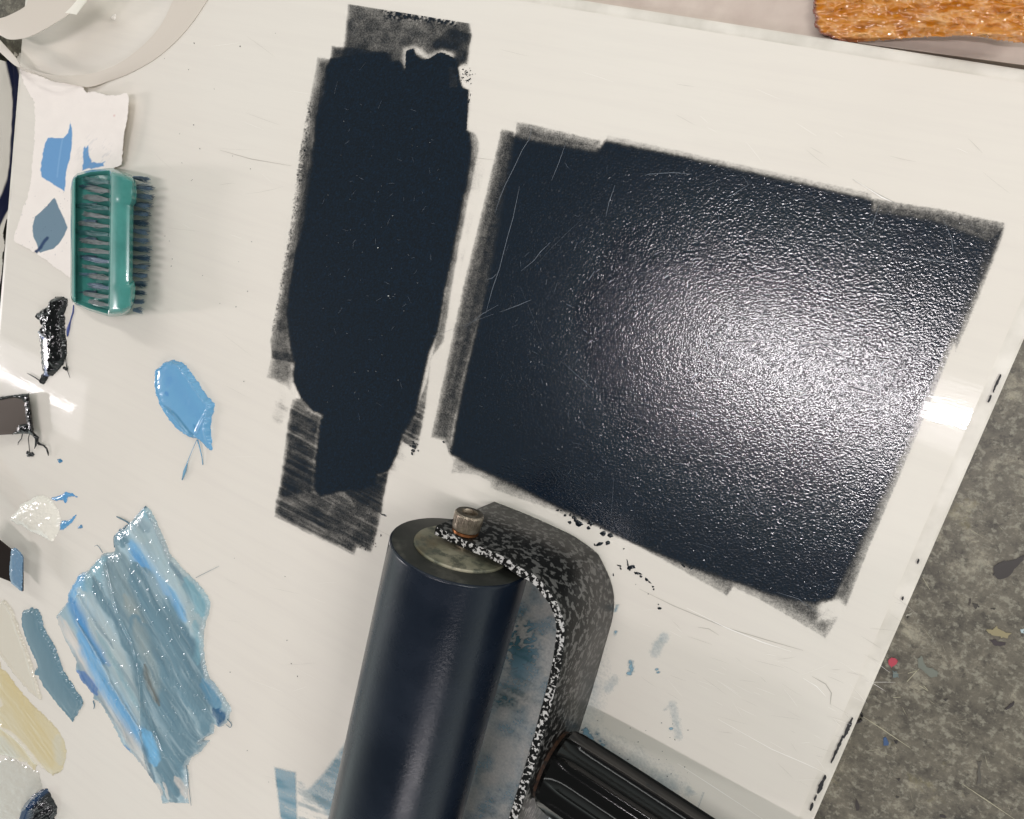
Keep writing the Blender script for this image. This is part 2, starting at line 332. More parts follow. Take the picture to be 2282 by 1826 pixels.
# ------------------------------------------------------------------ rolled ink on the slab
INK = np.array([.0012, .0070, .0165]); INKP = np.array([.022, .024, .027])
def layers(PX, PY, L):
    c = np.zeros(PX.shape)
    for poly, cv, soft in L:
        d = sdist(PX, PY, poly) + 1.6*(fbm(PX/4, PY/4, 5, 2)-.5) + 1.4*(fbm(PX/16, PY/16, 6, 3)-.5)
        sf = soft*(2.2 if cv < .9 else 1.7)+3; cv_ = min(cv*1.18, .78) if cv > .35 else cv; k = cv_*(.6*sst(-2.0, 4, d)+.4*sst(0, sf*1.4, d)) if cv < .9 else cv*sst(-sf*.75, 5, d)
        c = 1-(1-c)*(1-k)
    return c
def ink_strip(PX, PY, X, Y):
    L = [([(774,5),(910,23),(1047,44),(1053,76),(1040,140),(1000,160),(760,160)], .50, 2),
         ([(1000,62),(1052,76),(1044,150),(1008,150),(960,100)], .45, 18),
         ([(770,60),(900,60),(1000,80),(1010,150),(755,150)], .12, 20),
         ([(737,101),(790,106),(870,120),(880,170),(730,170)], .60, 3),
         ([(706,126),(736,131),(760,400),(690,480),(655,640),(655,810),(606,800),(600,762),(622,640),(650,475),(668,330),(690,210)], .52, 5),
         ([(736,128),(770,140),(740,300),(715,420),(700,470),(660,700),(650,790),(640,700),(668,480),(700,300),(715,180)], .45, 8),
         ([(740,133),(800,122),(860,118),(866,140),(888,138),(903,150),(905,115),(915,110),(922,110),(925,124),(940,134),(955,132),(975,119),(985,118),(1003,126),(1016,133),(1019,148),(1025,185),(1030,196),(1043,201),(1042,240),(1036,290),(1045,300),(1048,330),(1040,400),(1030,440),(1015,520),(990,640),(972,740),(952,790),(938,855),(924,919),(894,969),(880,1017),(863,1048),(838,1058),(835,1078),(810,1089),(760,1093),(735,1100),(716,1104),(702,1092),(704,1030),(708,1000),(712,969),(716,940),(723,923),(699,916),(671,886),(655,850),(657,808),(650,780),(642,700),(648,635),(662,560),(682,480),(691,417),(702,334),(707,260),(725,211),(730,150)], 1.1, 3.5),
         ([(650,888),(640,940),(630,1016),(622,1080),(613,1118),(610,1153),(700,1198),(791,1242),(795,1222),(827,1236),(831,1225),(852,1142),(866,1053),(838,1058),(702,1092),(712,969),(723,923),(699,916),(671,886)], .52, 3),
         ([(644,985),(702,1000),(704,1095),(620,1110)], .30, 5), ([(612,1115),(740,1150),(735,1210),(610,1153)], .18, 8),
         ([(770,1100),(838,1060),(866,1053),(850,1145),(800,1140)], .40, 10), ([(645,900),(710,925),(705,960),(640,975)], .20, 8),
         ([(606,780),(660,790),(650,880),(635,863),(612,850),(591,844)], .42, 4), ([(619,862),(650,880),(640,930),(623,957),(600,944)], .22, 5),
         ([(1036,285),(1062,300),(1070,320),(1058,380),(1040,470),(1022,560),(1000,690),(990,760),(960,800),(980,720),(1010,540),(1030,440),(1045,350)], .50, 16),
         ([(950,850),(962,790),(950,900),(935,985),(928,1003),(918,1000),(897,985),(893,965),(924,919)], .55, 8),
         ([(1062,330),(1090,330),(1068,470),(1035,600),(1010,700),(1005,690),(1040,500)], .14, 14)]
    c = layers(PX, PY, L)
    blob = [(905,115),(915,110),(922,110),(925,124),(940,134),(955,132),(975,119),(985,118),(1003,126),(1016,133),(1019,150),(1018,195),(1043,201),(1040,290),(980,320),(903,180)]
    c = np.where(sdist(PX, PY, blob) > 0, np.maximum(c, sst(0, 1.2, sdist(PX, PY, blob))*1.15), c)
    halo = np.exp(-(sdist(PX, PY, [(905,112),(922,108),(955,130),(985,116),(1005,124),(1000,150),(905,150)])/9)**2)*((sdist(PX, PY, blob) < 0)); c = c*(1-.6*halo)
    d1 = sdist(PX, PY, [(1000,150),(1016,150),(1020,195),(1002,195)]); c = np.where(d1 > 0, c*.72, c)
    sp = sdist(PX, PY, [(850,18),(930,22),(1020,44),(1020,62),(940,48),(860,45)]); big = fbm(PX/3.2, PY/3.2, 77, 3)
    c = c + sst(-6, 12, sp)*(big-.45)*1.7
    le = sdist(PX, PY, [(680,220),(700,220),(665,470),(610,760),(600,740),(650,420)]); c = c + sst(-3, 8, le)*(fbm(PX/2.2, PY/2.2, 31, 3)-.5)*1.0
    dm = sdist(PX, PY, L[6][0]); cx = 1010-(PY-200)*.16; hz = .42*np.exp(-np.maximum(-dm, 0)/13)*sst(-80, 0, PX-(cx-60))*sst(230, 330, PY); c = 1-(1-np.minimum(c, 1))*(1-hz)+np.maximum(c-1, 0)
    pale = np.clip(1-c, 0, 1); st = fbm((PX*.88+PY*.47)/90, (PY*.88-PX*.47)/5, 12, 4)
    low = sst(860, 930, PY)
    c = c + np.where(c < .93, (st-.5)*.42*low + (fbm(PX/26, PY/26, 8)-.5)*.28, 0)*(c > .06)
    speck = (vnoise(PX/3.0, PY/3.0, 44) > .985) & (c > .9); c = np.where(speck, c-.25, c)
    t = sst(.55, 1.0, c)[..., None]; return INKP*(1-t)+INK*t, c
def ink_rect(PX, PY, X, Y):
    L = [([(1116,286),(1147,292),(1130,450),(1085,640),(1030,850),(1000,1010),(987,984),(958,976),(985,850),(1030,640),(1072,470)], .52, 4),
         ([(1133,292),(1165,300),(1140,450),(1100,640),(1045,850),(1012,1015),(997,1010),(1010,850),(1060,640),(1100,450)], .35, 6),
         ([(1150,270),(1187,276),(1270,296),(1341,313),(1334,345),(1250,335),(1146,310)], .50, 6),
         ([(1148,312),(1332,346),(1350,322),(1500,352),(1800,420),(1936,452),(1938,478),(2080,500),(2196,545),(2172,610),(2130,705),(2085,810),(2030,945),(1985,1045),(1935,1150),(1885,1262),(1850,1335),(1824,1340),(1743,1325),(1630,1287),(1532,1254),(1370,1186),(1321,1158),(1240,1122),(1150,1076),(1060,1036),(1010,1010),(1040,850),(1090,640),(1130,430)], 1.05, 9),
         ([(1941,440),(2100,465),(2241,496),(2236,530),(2200,620),(2130,790),(2120,740),(2190,560),(2060,510),(1940,480)], .50, 5),
         ([(2241,500),(2210,580),(2160,685),(2118,790),(2062,930),(1990,1100),(1935,1230),(1887,1354),(1850,1340),(1900,1200),(1980,1040),(2070,810),(2170,570)], .56, 9),
         ([(1351,299),(1944,430),(1941,462),(1800,430),(1345,330)], .38, 12),
         ([(1008,1022),(1005,1055),(1060,1060),(1090,1075),(1092,1090),(1200,1128),(1321,1172),(1370,1190),(1240,1110),(1060,1020)], .42, 9),
         ([(1370,1190),(1500,1262),(1620,1330),(1634,1310),(1700,1342),(1840,1425),(1884,1356),(1824,1330),(1620,1262),(1532,1240)], .48, 10),
         ([(1612,1318),(1622,1338),(1636,1308),(1630,1290)], .25, 3)]
    c = layers(PX, PY, L)
    dm = sdist(PX, PY, L[3][0]); hz = .30*np.exp(-np.maximum(-dm, 0)/8); c = 1-(1-np.minimum(c, 1))*(1-hz)+np.maximum(c-1, 0)
    d1 = sdist(PX, PY, [(1830,1338),(1870,1342),(1880,1370),(1826,1380)]); c = c - .42*sst(-16, 10, d1)*(.6+.8*fbm(PX/10, PY/10, 9))
    d2 = sdist(PX, PY, [(2060,500),(2200,545),(2190,600),(2050,560)]); c = c - .10*sst(-20, 20, d2)
    c = c + np.where((c < .95) & (c > .06), (fbm(PX/9, PY/9, 8)-.5)*.16, 0)
    c = c + sst(.5, .9, c)*(fbm(PX/60, PY/60, 18)-.5)*.10
    speck = (vnoise(PX/2.6, PY/2.6, 45) > .99) & (c > .9); c = np.where(speck, c-.2, c)
    t = sst(.55, 1.0, c)[..., None]; return INKP*(1-t)+INK*t, c
st_ = film('rolled_ink_band', -.345, -.185, -.225, .082, .0005, ink_strip, M_ink, peel=.000012)
tag(st_, 'narrow upright band of dark navy ink with ragged pale lower end', 'ink')
re_ = film('rolled_ink_sheet', -.200, .048, -.150, .060, .00031, ink_rect, M_ink, peel=.000035, smooth=False)
tag(re_, 'broad square of navy ink with bright gloss and many scratches', 'ink')

M_scr = mat('bare_scratch', srgb(118,124,132), .6, spec=.2)
M_scrd = mat('dark_scratch', (.006,.008,.012), .5)
M_scrl = mat('glass_scratch_light', srgb(244,240,234), .4); M_scrg = mat('glass_scratch_grey', srgb(178,172,162), .5)
C7 = lambda x, y: (960+x/3.92, 260+y/3.92)
scr = []
for ln in ([(890,70),(860,200),(800,290),(730,440),(690,520),(650,600),(600,720),(560,850)],[(775,610),(745,760),(720,880),(680,1020),(640,1170),(600,1330),(540,1500),(480,1720)],
           [(1045,1100),(960,1180),(900,1260),(790,1350)],[(1610,600),(1560,740),(1530,870)],[(1180,230),(1120,400),(1055,560)],[(480,1430),(540,1410),(580,1370)],[(1430,1350),(1380,1430)],
           [(1280,1100),(1250,1170)],[(1105,1450),(1080,1530)],[(880,1600),(760,1650),(600,1710)],[(1870,515),(1920,500),(1960,505)],[(1015,1420),(1005,1470)]):
    scr.append(([C7(*p) for p in ln], .00022))
for ln in ([(1990,572),(2050,576),(2095,580)],[(2050,578),(2100,584),(2153,592)],[(1445,388),(1500,385),(1540,388)],[(1655,392),(1668,412)],[(1668,412),(1640,430),(1620,440)],[(1030,735),(1075,700),(1110,680)],
           [(1650,1080),(1690,1150)],[(1804,1295),(1850,1311)],[(1640,1108),(1675,1140)],[(1550,1210),(1590,1222)],[(1730,1320),(1780,1335),(1830,1372)],[(2102,490),(2120,530),(2126,575)],[(965,750),(1100,700)],[(1960,395+60),(1945,500),(1915,520)]):
    scr.append((ln, .0002))
RECT = [(1160,320),(1900,450),(2180,560),(1890,1300),(1240,1090),(1040,980)]
def rnd_in(poly):
    xs = [p[0] for p in poly]; ys = [p[1] for p in poly]
    while True:
        x, y = random.uniform(min(xs), max(xs)), random.uniform(min(ys), max(ys))
        if sdist(np.array([x]), np.array([y]), poly)[0] > 12: return x, y
dirs = [1.35, -.6, .45, .2, 1.9, 2.4]
def along(n, poly, lo, hi, w0, w1):
    global dirs
    k = dirs; dirs = [.42, .40, .47, .2]; o = rnd_scr(n, poly, lo, hi, w0, w1); dirs = k
    return [( [(x, y) for x, y in ln], wd) for ln, wd in o]
def rnd_scr(n, poly, lo, hi, w0, w1):
    out = []
    for _ in range(n):
        x, y = rnd_in(poly); a = random.choice(dirs)+random.gauss(0, .25); L = random.uniform(lo, hi); k = random.gauss(0, .06)
        out.append(([(x+L*t*math.cos(a+k*t), y+L*t*math.sin(a+k*t)) for t in (0,.33,.66,1)], random.uniform(w0, w1)))
    return out
scr += rnd_scr(150, RECT, 4, 20, .00004, .00009); scr += rnd_scr(8, RECT, 60, 160, .00003, .00006)
slivers('scratch_marks', scr, M_scr, re_, .00048, 'stuff')
HI = [(1500,640),(2060,560),(2100,700),(1900,1150),(1500,1000)]
dk = rnd_scr(34, HI, 12, 40, .00018, .0003)
for ln in ([(1540,775),(1570,800),(1602,815)],[(1610,765),(1650,762),(1685,760)],[(1780,770),(1830,765),(1870,790)],[(1885,860),(1915,868),(1965,883)],[(1925,868),(1912,895)],[(1950,842),(1962,880)],[(1560,860),(1600,840),(1640,830)]):
    dk.append((ln, .00042))
slivers('scratch_marks', dk, M_scrd, re_, .00062, 'stuff')
BAND = [(760,200),(1000,240),(990,500),(900,900),(740,1000),(690,800),(700,450)]
slivers('scratch_marks', rnd_scr(50, BAND, 3, 18, .00005, .00011)+[([(752,182),(745,210)], .00018), ([(850,225),(843,242)], .00015), ([(815,140),(800,158)], .00012)], M_scr, st_, .0006, 'stuff')
# fine light specks of dust on both films
def specks(n, poly, s):
    out = []
    for _ in range(n):
        x, y = rnd_in(poly); L = random.uniform(.8, 2.4)*s; out.append(([(x, y), (x+L*.5, y+.3*L), (x+L, y)], random.uniform(.0002, .00045)*s))
    return out
M_dust = mat('pale_dust', srgb(205,205,200), .6)
slivers('dust_specks', specks(45, BAND, .6)+specks(2, BAND, 1.4), M_dust, st_, .0007, 'stuff')

# scratches and wear on the bare glass
BARE = [(330,60),(700,30),(560,700),(560,1250),(760,1300),(640,1800),(470,1700),(480,1000),(330,500)]
BARE2 = [(1420,1330),(1600,1400),(1850,1480),(1960,1330),(2060,1150),(1960,1500),(1800,1780),(1400,1560)]
BARE3 = [(1080,60),(1800,150),(2250,260),(2260,430),(1700,340),(1100,200)]
g = along(14, BARE, 20, 90, .00005, .0001)+along(40, BARE2, 12, 70, .00005, .0001)+along(8, BARE3, 20, 80, .00005, .0001)
g += [([(1425,1313),(1500,1350),(1620,1400),(1720,1430),(1790,1450)], .0003), ([(490,335),(560,355),(650,370)], .0003), ([(630,1060),(780,1150),(920,1220)], .0002), ([(1555,1398),(1580,1402),(1602,1416)], .0003),
      ([(1810,1508),(1840,1525),(1853,1545),(1850,1570)], .0004), ([(1020,345),(1060,352),(1102,357)], .0002), ([(1900,400),(1960,435),(2000,455)], .0004)]
slivers('scratch_marks', g, M_scrg, slab, .00015, 'stuff')
g = along(14, BARE, 20, 80, .00006, .00012)+along(40, BARE2, 12, 70, .00006, .00015)+along(8, BARE3, 20, 80, .00006, .00012)
g += [([(1530,1355),(1620,1400),(1700,1432),(1763,1452)], .0005), ([(1790,1512),(1820,1530),(1840,1552)], .0005), ([(1600,1603),(1720,1670),(1790,1700),(1838,1722)], .0004), ([(1510,1702),(1600,1760),(1700,1826)], .0005), ([(1905,402),(1965,440),(2005,458)], .0004)]
slivers('scratch_marks', g, M_scrl, slab, .00018, 'stuff')
# dark ink left in the right rim of the glass
M_dried = mat('dried_ink', (.02,.02,.022), .6)
def rimstain(y0, y1, wpx, off=9):
    n = max(3, int((y1-y0)/4)); ex = lambda y: 2264.0-.4473*(y-800)-off; L = []; R_ = []
    for i in range(n+1):
        y = y0+(y1-y0)*i/n; k = math.sin(math.pi*min(1, max(0, (i+.4)/(n+.8))))**.5; c_ = ex(y)+random.gauss(0, .5); h_ = wpx*.5*k*random.uniform(.55, 1.2)
        L.append((c_-h_, y)); R_.append((c_+h_, y+2))
    pts = [at(x, y, .0001) for x, y in L+R_[::-1]]; prism('ink_stain', [(p[0], p[1]) for p in pts], -.0006, .00012, M_dried, slab)
rimstain(1600, 1645, 8, 6); rimstain(1640, 1700, 6, 9); rimstain(1728, 1768, 9, 9); rimstain(1772, 1784, 5, 9); rimstain(1790, 1806, 6, 9); rimstain(834, 874, 5, 18); rimstain(880, 896, 4, 19); rimstain(1246, 1256, 4, 16); rimstain(1330, 1337, 4, 14)

# ------------------------------------------------------------------ ink splatter and paint residue on the glass
def blob_outline(x, y, r, n=9, el=1.0, ang=0):
    P = []
    for i in range(n):
        t = 2*math.pi*i/n; q = r*random.uniform(.6, 1.25); a, b = q*el*math.cos(t), q*math.sin(t)
        P.append((x+a*math.cos(ang)-b*math.sin(ang), y+a*math.sin(ang)+b*math.cos(ang)))
    return P
def blobs(name, items, m, parent=None, z=.0003, h=.0006):
    """items: (x, y, r, elongation, angle) as low domed islands"""
    V = []; F3 = []
    for x, y, r, el, an in items:
        O = [at(px, py, z*.3) for px, py in blob_outline(x, y, r, 9, el, an)]; c = at(x, y, z+h*min(1, r/5)); b = len(V)
        I = [p*.5+c*.5+np.array([0,0,h*.25*min(1, r/5)]) for p in O]; V += O+I+[c]
        for i in range(9):
            j = (i+1) % 9; F3 += [(b+i, b+j, b+9+j), (b+i, b+9+j, b+9+i), (b+9+i, b+9+j, b+18)]
    V = np.array(V); F3 = np.array(F3); a = V[F3[:,1]]-V[F3[:,0]]; bb = V[F3[:,2]]-V[F3[:,0]]; n = a[:,0]*bb[:,1]-a[:,1]*bb[:,0]
    F3 = np.where((n < 0)[:, None], F3[:, ::-1], F3); return link(name, np_mesh(name, V, F3), m, parent, True)
M_inkwet = mat('wet_ink_drop', (.007,.011,.016), .12)
C4 = lambda x, y: (1240+x/3.08, 1100+y/3.08)
it = []
for x, y, r, el, an in ((155,205,7,1.6,.3),(235,205,6,1.2,.9),(220,235,4,1.2,0),(320,272,6,1.3,.2),(368,290,6,1.2,.9),(350,340,5,1.3,0),(295,350,4,2.2,-.5),(262,352,2.5,1.5,1.2),(120,165,4,1.5,.2),(90,200,3.5,1.8,.3),(60,150,3,1.5,0),(10,115,3,1.5,0),
        (130,180,4,1.3,1),(180,170,4,1.2,0),(462,380,1.6,1.2,0),(435,497,2.5,2.2,.3),(440,515,2,2,.9),(490,485,2,6,1.35),(515,508,4.5,2,-.2),(500,520,3,1.5,.5),(555,548,3.5,2.8,.25),(580,570,2.5,1.6,.6),(620,590,3.5,1.6,.7),(640,610,2,2.4,.6),(662,640,2,1.6,0),(667,658,2.2,1.3,0),(700,762,1.4,1.2,0),(710,790,3,1.6,.2),(545,625,1,1,0),(630,690,1.2,1,0),(391,560,2,2,1.4),
        (870,495,3,2,.8),(922,512,4,1.3,.3),(905,480,2,1.5,0),(940,500,2,1,0)):
    it.append((*C4(x, y), r, el, an))
for _ in range(90):
    t = random.random(); x = 1230+t*250; y = 1120+t*100+random.gauss(0, 7); it.append((x, y, random.uniform(.7, 2.2), random.uniform(1, 2), random.random()*3))
for _ in range(40): it.append((random.gauss(1040, 9), random.gauss(170, 11), random.uniform(.6, 1.8), 1.2, 0))
for _ in range(30): it.append((random.gauss(923, 4), random.gauss(995, 7), random.uniform(1, 2.5), 1.3, 1.2))
it += [(1005,1005,3,2,1.3),(988,985,2.5,1.5,1),(1045,225,1.5,4,1.8),(1048,212,1,3,1.7),(855,1148,2,4,.4),(830,1185,1.5,4,.5),(800,1170,1.3,4,1.3)]
for i in range(60):
    x, y = random.uniform(760,850), random.uniform(1110,1225); it.append((x, y, random.uniform(.7, 1.5), random.uniform(1.2, 3), random.choice([.45, 1.6])))
for i in range(60): it.append((random.uniform(1290,1620)-80, random.uniform(1600,1770)+0, random.uniform(.5,1.2), random.uniform(1,2.5), random.random()*3))
for i in range(35): x, y = rnd_in(BARE); it.append((x, y, random.uniform(.6, 1.2), 1.3, random.random()*3))
sp_ = blobs('ink_splatter', it, M_inkwet, slab)

BLUEW = np.array(srgb(136,172,190)); TEAL = np.array(srgb(84,122,134))
def residue(PX, PY, X, Y):
    n = fbm(PX/34, PY/34, 60, 5); n2 = fbm((PX*.9+PY*.4)/50, (PY*.9-PX*.4)/7, 61, 4); fine = fbm(PX/4, PY/4, 62, 4)
    m1 = sst(-60, 50, sdist(PX, PY, [(1060,1300),(1200,1270),(1300,1420),(1320,1480),(1300,1640),(1500,1760),(1480,1826),(900,1900),(1050,1500)]))
    c = m1*(.20+.38*sst(.35, .8, n)*(.4+.9*n2))
    dk = np.exp(-((PX-1155)/38)**2-((PY-1430)/60)**2); c = c+1.1*dk*sst(.42, .60, fine*.6+n*.4)
    dk2 = np.exp(-((PX-1130)/60)**2-((PY-1560)/25)**2); c = c+.35*dk2*sst(.45, .65, fine*.5+n2*.5)
    d, s = ldist(PX, PY, [(1305,1630),(1325,1665),(1350,1700)]); c = c+.9*sst(12, 2, d)*sst(.38, .56, fine)
    d, s = ldist(PX, PY, [(1325,1625),(1345,1660)]); c = c+.5*sst(8, 2, d)*sst(.4, .6, fine)
    for ln, hw, k in (([(1405,1475),(1408,1495),(1402,1502)], 6, .8), ([(1463,1488),(1468,1503)], 1.6, .8), ([(1490,1568),(1484,1582)], 2.2, .9), ([(1494,1615),(1496,1634)], 1.6, 1.0), ([(1498,1570),(1505,1600),(1512,1642)], 12, .18),
                      ([(1480,1420),(1465,1440),(1460,1455)], 15, .25), ([(1370,1515),(1355,1535)], 14, .2), ([(1376,1350),(1372,1362)], 5, .5), ([(1373,1408),(1371,1416)], 2, .8)):
        d, s = ldist(PX, PY, ln); c = c+k*sst(hw, hw*.3, d)*(.5+fine)
    m2 = sst(-2, 3, sdist(PX, PY, [(611,1710),(659,1722),(662,1830),(626,1830)]))*(.30+.7*n2)
    m3 = sst(-2, 10, sdist(PX, PY, [(778,1640),(800,1700),(740,1826),(732,1826),(690,1770),(680,1762),(720,1720)]))*.55*(.35+1.1*n2)
    m4 = sst(-2, 6, sdist(PX, PY, [(662,1730),(700,1770),(740,1830),(660,1830)]))*.35*sst(.4, .7, n2)
    m5 = sst(-2, 4, sdist(PX, PY, [(1569,1764),(1640,1830),(1545,1830)]))*.42 + sst(-2, 4, sdist(PX, PY, [(1532,1748),(1552,1768),(1526,1776)]))*.25
    c = c+m2+m3+m4+m5; t = np.clip(dk+dk2+sst(.5, .8, n2)*.6, 0, 1)[..., None]; return BLUEW*(1-t)+TEAL*t, c
film('paint_residue', -.42, .01, -.44, -.135, .0011, residue, M_film, slab, .0002, .02)

# ------------------------------------------------------------------ brayer (ink roller)
def b_rub(nt, b):
    v = coords(nt); n = noise(nt, v, 1300, 3, .7); bump(nt, b, n, 1.0, .00005); n2 = noise(nt, v, 26, 5, .6)
    nt.links.new(ramp(nt, n2, [(.35, (.20,.20,.20)), (.65, (.32,.32,.32))]), b.inputs['Roughness']); nt.links.new(ramp(nt, n2, [(.35, (.0055,.0090,.0165)), (.65, (.0085,.013,.023))]), b.inputs['Base Color'])
M_rubber = mat('inked_rubber', rough=.3, spec=.32, build=b_rub)
def b_end(nt, b):
    n = noise(nt, coords(nt), 90, 5, .6); nt.links.new(ramp(nt, n, [(.3, (.008,.009,.007)), (.55, (.022,.022,.018)), (.72, (.075,.07,.058))]), b.inputs['Base Color'])
M_rubber_end = mat('worn_rubber_end', rough=.55, build=b_end)
def b_core(nt, b):
    n = noise(nt, coords(nt), 55, 4, .6); n2 = noise(nt, coords(nt), 30, 2)
    c = ramp(nt, n, [(.3, srgb(92,92,76)), (.5, srgb(140,136,116)), (.72, srgb(186,176,156))]); c = mixc(nt, ramp(nt, n2, [(.55,(0,0,0)),(.66,(.6,.6,.6))]), c, srgb(112,84,48)); c = mixc(nt, ramp(nt, noise(nt, coords(nt), 140, 5, .7), [(.5,(0,0,0)),(.62,(.8,.8,.8))]), c, srgb(70,74,66)); nt.links.new(c, b.inputs['Base Color'])
M_core = mat('stained_metal_core', rough=.5, metal=.35, build=b_core)
def hammer(lo, hi, s, a, bb):
    def f(nt, b):
        v = coords(nt); n = noise(nt, v, s, 3, .55, .3); c = ramp(nt, n, [(a, lo), (bb, hi)]); nt.links.new(c, b.inputs['Base Color']); bump(nt, b, n, .5, .0003)
    return f
M_ham = mat('hammered_black_paint', rough=.38, metal=.3, build=hammer((.004,.004,.004), (.125,.12,.115), 340, .52, .575))
M_ham_lit = mat('hammered_paint_lit_edge', rough=.30, metal=.2, build=hammer((.004,.004,.004), (.62,.60,.58), 520, .52, .55))  # rim flecks coloured brighter to stand for the ceiling reflected there
def b_steel(nt, b):
    n = noise(nt, coords(nt), 300, 4); nt.links.new(ramp(nt, n, [(.35, srgb(108,96,84)), (.65, srgb(168,156,140))]), b.inputs['Base Color'])
M_steel = mat('worn_steel', rough=.36, metal=.85, build=b_steel)
M_copper = mat('copper_washer', srgb(150,98,62), .35, .9)
M_hand = mat('glossy_black_handle', (.004,.004,.004), .12, spec=.28, build=lambda nt, b: bump(nt, b, noise(nt, coords(nt), 500, 3), .12, .0002))
brayer = empty('ink_roller', 'black rubber brayer with speckled strap frame lying on the slab', 'ink roller')
AX = np.array([-.1258, -.1502, .0475]); TH = -.0163; RR = .033
U = np.array([math.sin(TH), math.cos(TH), 0.]); YM = -.2425; LEN = 2*(AX[1]-YM)
prof_ = [(0.0, RR*.60), (0.0, RR-.0008), (.0003, RR-.0003), (.0009, RR)]+[(t, RR) for t in np.linspace(.0015, LEN-.0015, 330)]+[(LEN-.0009, RR), (LEN, RR-.0009), (LEN, RR*.60)]
ro = lathe('rubber_roller', AX, -U, prof_, [M_rubber], brayer, 360, lambda s_, t: 1+(random.gauss(0, .00042) if .001 < s_ < LEN-.001 else 0), sharp=50); ro.data.materials.append(M_rubber_end)
for p in ro.data.polygons:
    if abs(Vector(p.normal).dot(Vector(U))) > .9: p.material_index = 1
lathe('roller_core', AX+U*.0012, -U, [(0, .004), (0, RR*.655), (.0006, RR*.668), (LEN+.002, RR*.668), (LEN+.0024, .004)], M_core, brayer, 96)
lathe('axle', AX+U*.006, -U, [(0, .003), (LEN+.012, .003)], M_steel, brayer, 32)
# strap: traced inner and outer curves of its upper and lower rim
TZ = .054
To = [(-137.8,-141.5),(-120.4,-141.5),(-102.7,-140.8),(-92.9,-142.2),(-85.1,-142.8),(-76.2,-147.5),(-72.7,-150.0),(-67.0,-158.3),(-64.0,-171.7),(-62.7,-184.5),(-61.5,-213.2),(-61.2,-YM*-1000)]
Bo = [(-134.6,-141.6),(-115.3,-140.9),(-102.0,-141.0),(-92.0,-141.3),(-87.2,-141.8),(-77.5,-144.0),(-73.3,-146.2),(-63.4,-157.2),(-58.6,-170.0),(-57.5,-189.0),(-56.6,-216.0),(-56.4,-YM*-1000)]
def resamp(P, n=60):
    P = smooth_line(P, 10); s = np.concatenate([[0], np.cumsum(np.hypot(*(P[1:]-P[:-1]).T))]); t = np.linspace(0, s[-1], n)
    return np.stack([np.interp(t, s, P[:,0]), np.interp(t, s, P[:,1])], -1)/1000
def mirror(P): Q = P[:-1][::-1].copy(); Q[:,1] = 2*YM-Q[:,1]; return np.concatenate([P, Q])
to, bo = mirror(resamp(To)), mirror(resamp(Bo)); TH_ = .0046
def inset(P):
    T = np.gradient(P, axis=0); T /= np.linalg.norm(T, axis=1)[:, None]; N = np.stack([T[:,1], -T[:,0]], -1); return P+N*TH_
ti, bi = inset(to), inset(bo); rows = []; n = len(to); cv = .0006
for k in range(n):
    O, Bq, I, J = (*to[k], TZ), (*bo[k], .0003), (*ti[k], TZ), (*bi[k], .0003)
    O, Bq, I, J = map(np.array, (O, Bq, I, J)); w_ = (I-O)/TH_; h_ = (Bq-O)/np.linalg.norm(Bq-O)
    rows.append([O+h_*cv, O+w_*cv*.7, I-w_*cv*.7, I+h_*cv, J-h_*cv, J-w_*cv*.7, Bq+w_*cv*.7, Bq-h_*cv])
fr = loft('strap_frame', rows, M_ham, brayer, True, True, True); autosmooth(fr, 50); fr.data.materials.append(M_ham_lit)
for p in fr.data.polygons:
    if abs(p.normal.z) > .75: p.material_index = 1
# socket screw at the near end of the axle
S0 = AX+U*(.0087+.0002)
lathe('washer', S0, U, [(0, .0052), (0, .0062), (.0012, .0062), (.0016, .0050)], M_copper, brayer, 40)
def knurl(s, t): return 1+.03*(1 if (int(t/(2*math.pi)*96) % 2 == 0) else 0)*(1 if .0035 < s < .0078 else 0)
lathe('socket_screw', S0+U*.0016, U, [(0, .0050), (0, .0063), (.0012, .0066), (.003, .0066), (.0036, .0066), (.0068, .0066), (.0074, .0066), (.0081, .0062), (.0083, .0038), (.0074, .0034), (.0058, .0032), (.0058, .0008)], M_steel, brayer, 192, knurl, 40)
sk = brayer.children[-1]
lathe('hex_socket', S0+U*.0072, U, [(0, .0005), (0, .0034), (.0001, .0034), (.0001, .0005)], M_black, sk, 6)
S1 = AX-U*(LEN+.0087+.0002)
lathe('washer', S1, -U, [(0, .0052), (0, .0062), (.0012, .0062), (.0016, .0050)], M_copper, brayer, 40)
lathe('socket_screw', S1-U*.0016, -U, [(0, .005), (0, .0063), (.003, .0066), (.0082, .0066), (.009, .006), (.0092, .001)], M_steel, brayer, 48)
# rivet inside, ferrule and fluted handle outside
HC = np.array([-.0590, YM+.0008, .0300]); HD = np.array([math.cos(.10), 0, math.sin(.10)]); HD /= np.linalg.norm(HD)
lathe('rivet', HC+np.array([-.0045, -.0005, 0]), (-1, 0, -.1), [(-.002, .0105), (0, .0100), (.0018, .0080), (.0030, .0045), (.0034, .0006)], M_steel, brayer, 48)
lathe('ferrule', HC+HD*.0005, HD, [(-.002, .0110), (-.001, .0165), (.0015, .0165), (.002, .013)], mat('rusty_ferrule', srgb(64,44,34), .6, .4, build=lambda nt, b: nt.links.new(ramp(nt, noise(nt, coords(nt), 300, 4), [(.35, (.008,.007,.006)), (.65, srgb(84,56,40))]), b.inputs['Base Color'])), brayer, 48)
def flute(s, t):
    k = sst(.003, .009, np.array(s)); x = (t/(2*math.pi)*11+.25) % 1; prof = abs(x-.5)*2
    return float(1+k*(-.12*(1-prof**3.0)))
pr = [(.0015, .013), (.002, .0178), (.004, .0190), (.007, .0197), (.012, .0200)]+[(s, .0200-.001*sst(.02, .10, np.array(s))) for s in np.linspace(.018, .10, 12)]+[(.12, .0185), (.135, .016), (.143, .010), (.146, .002)]
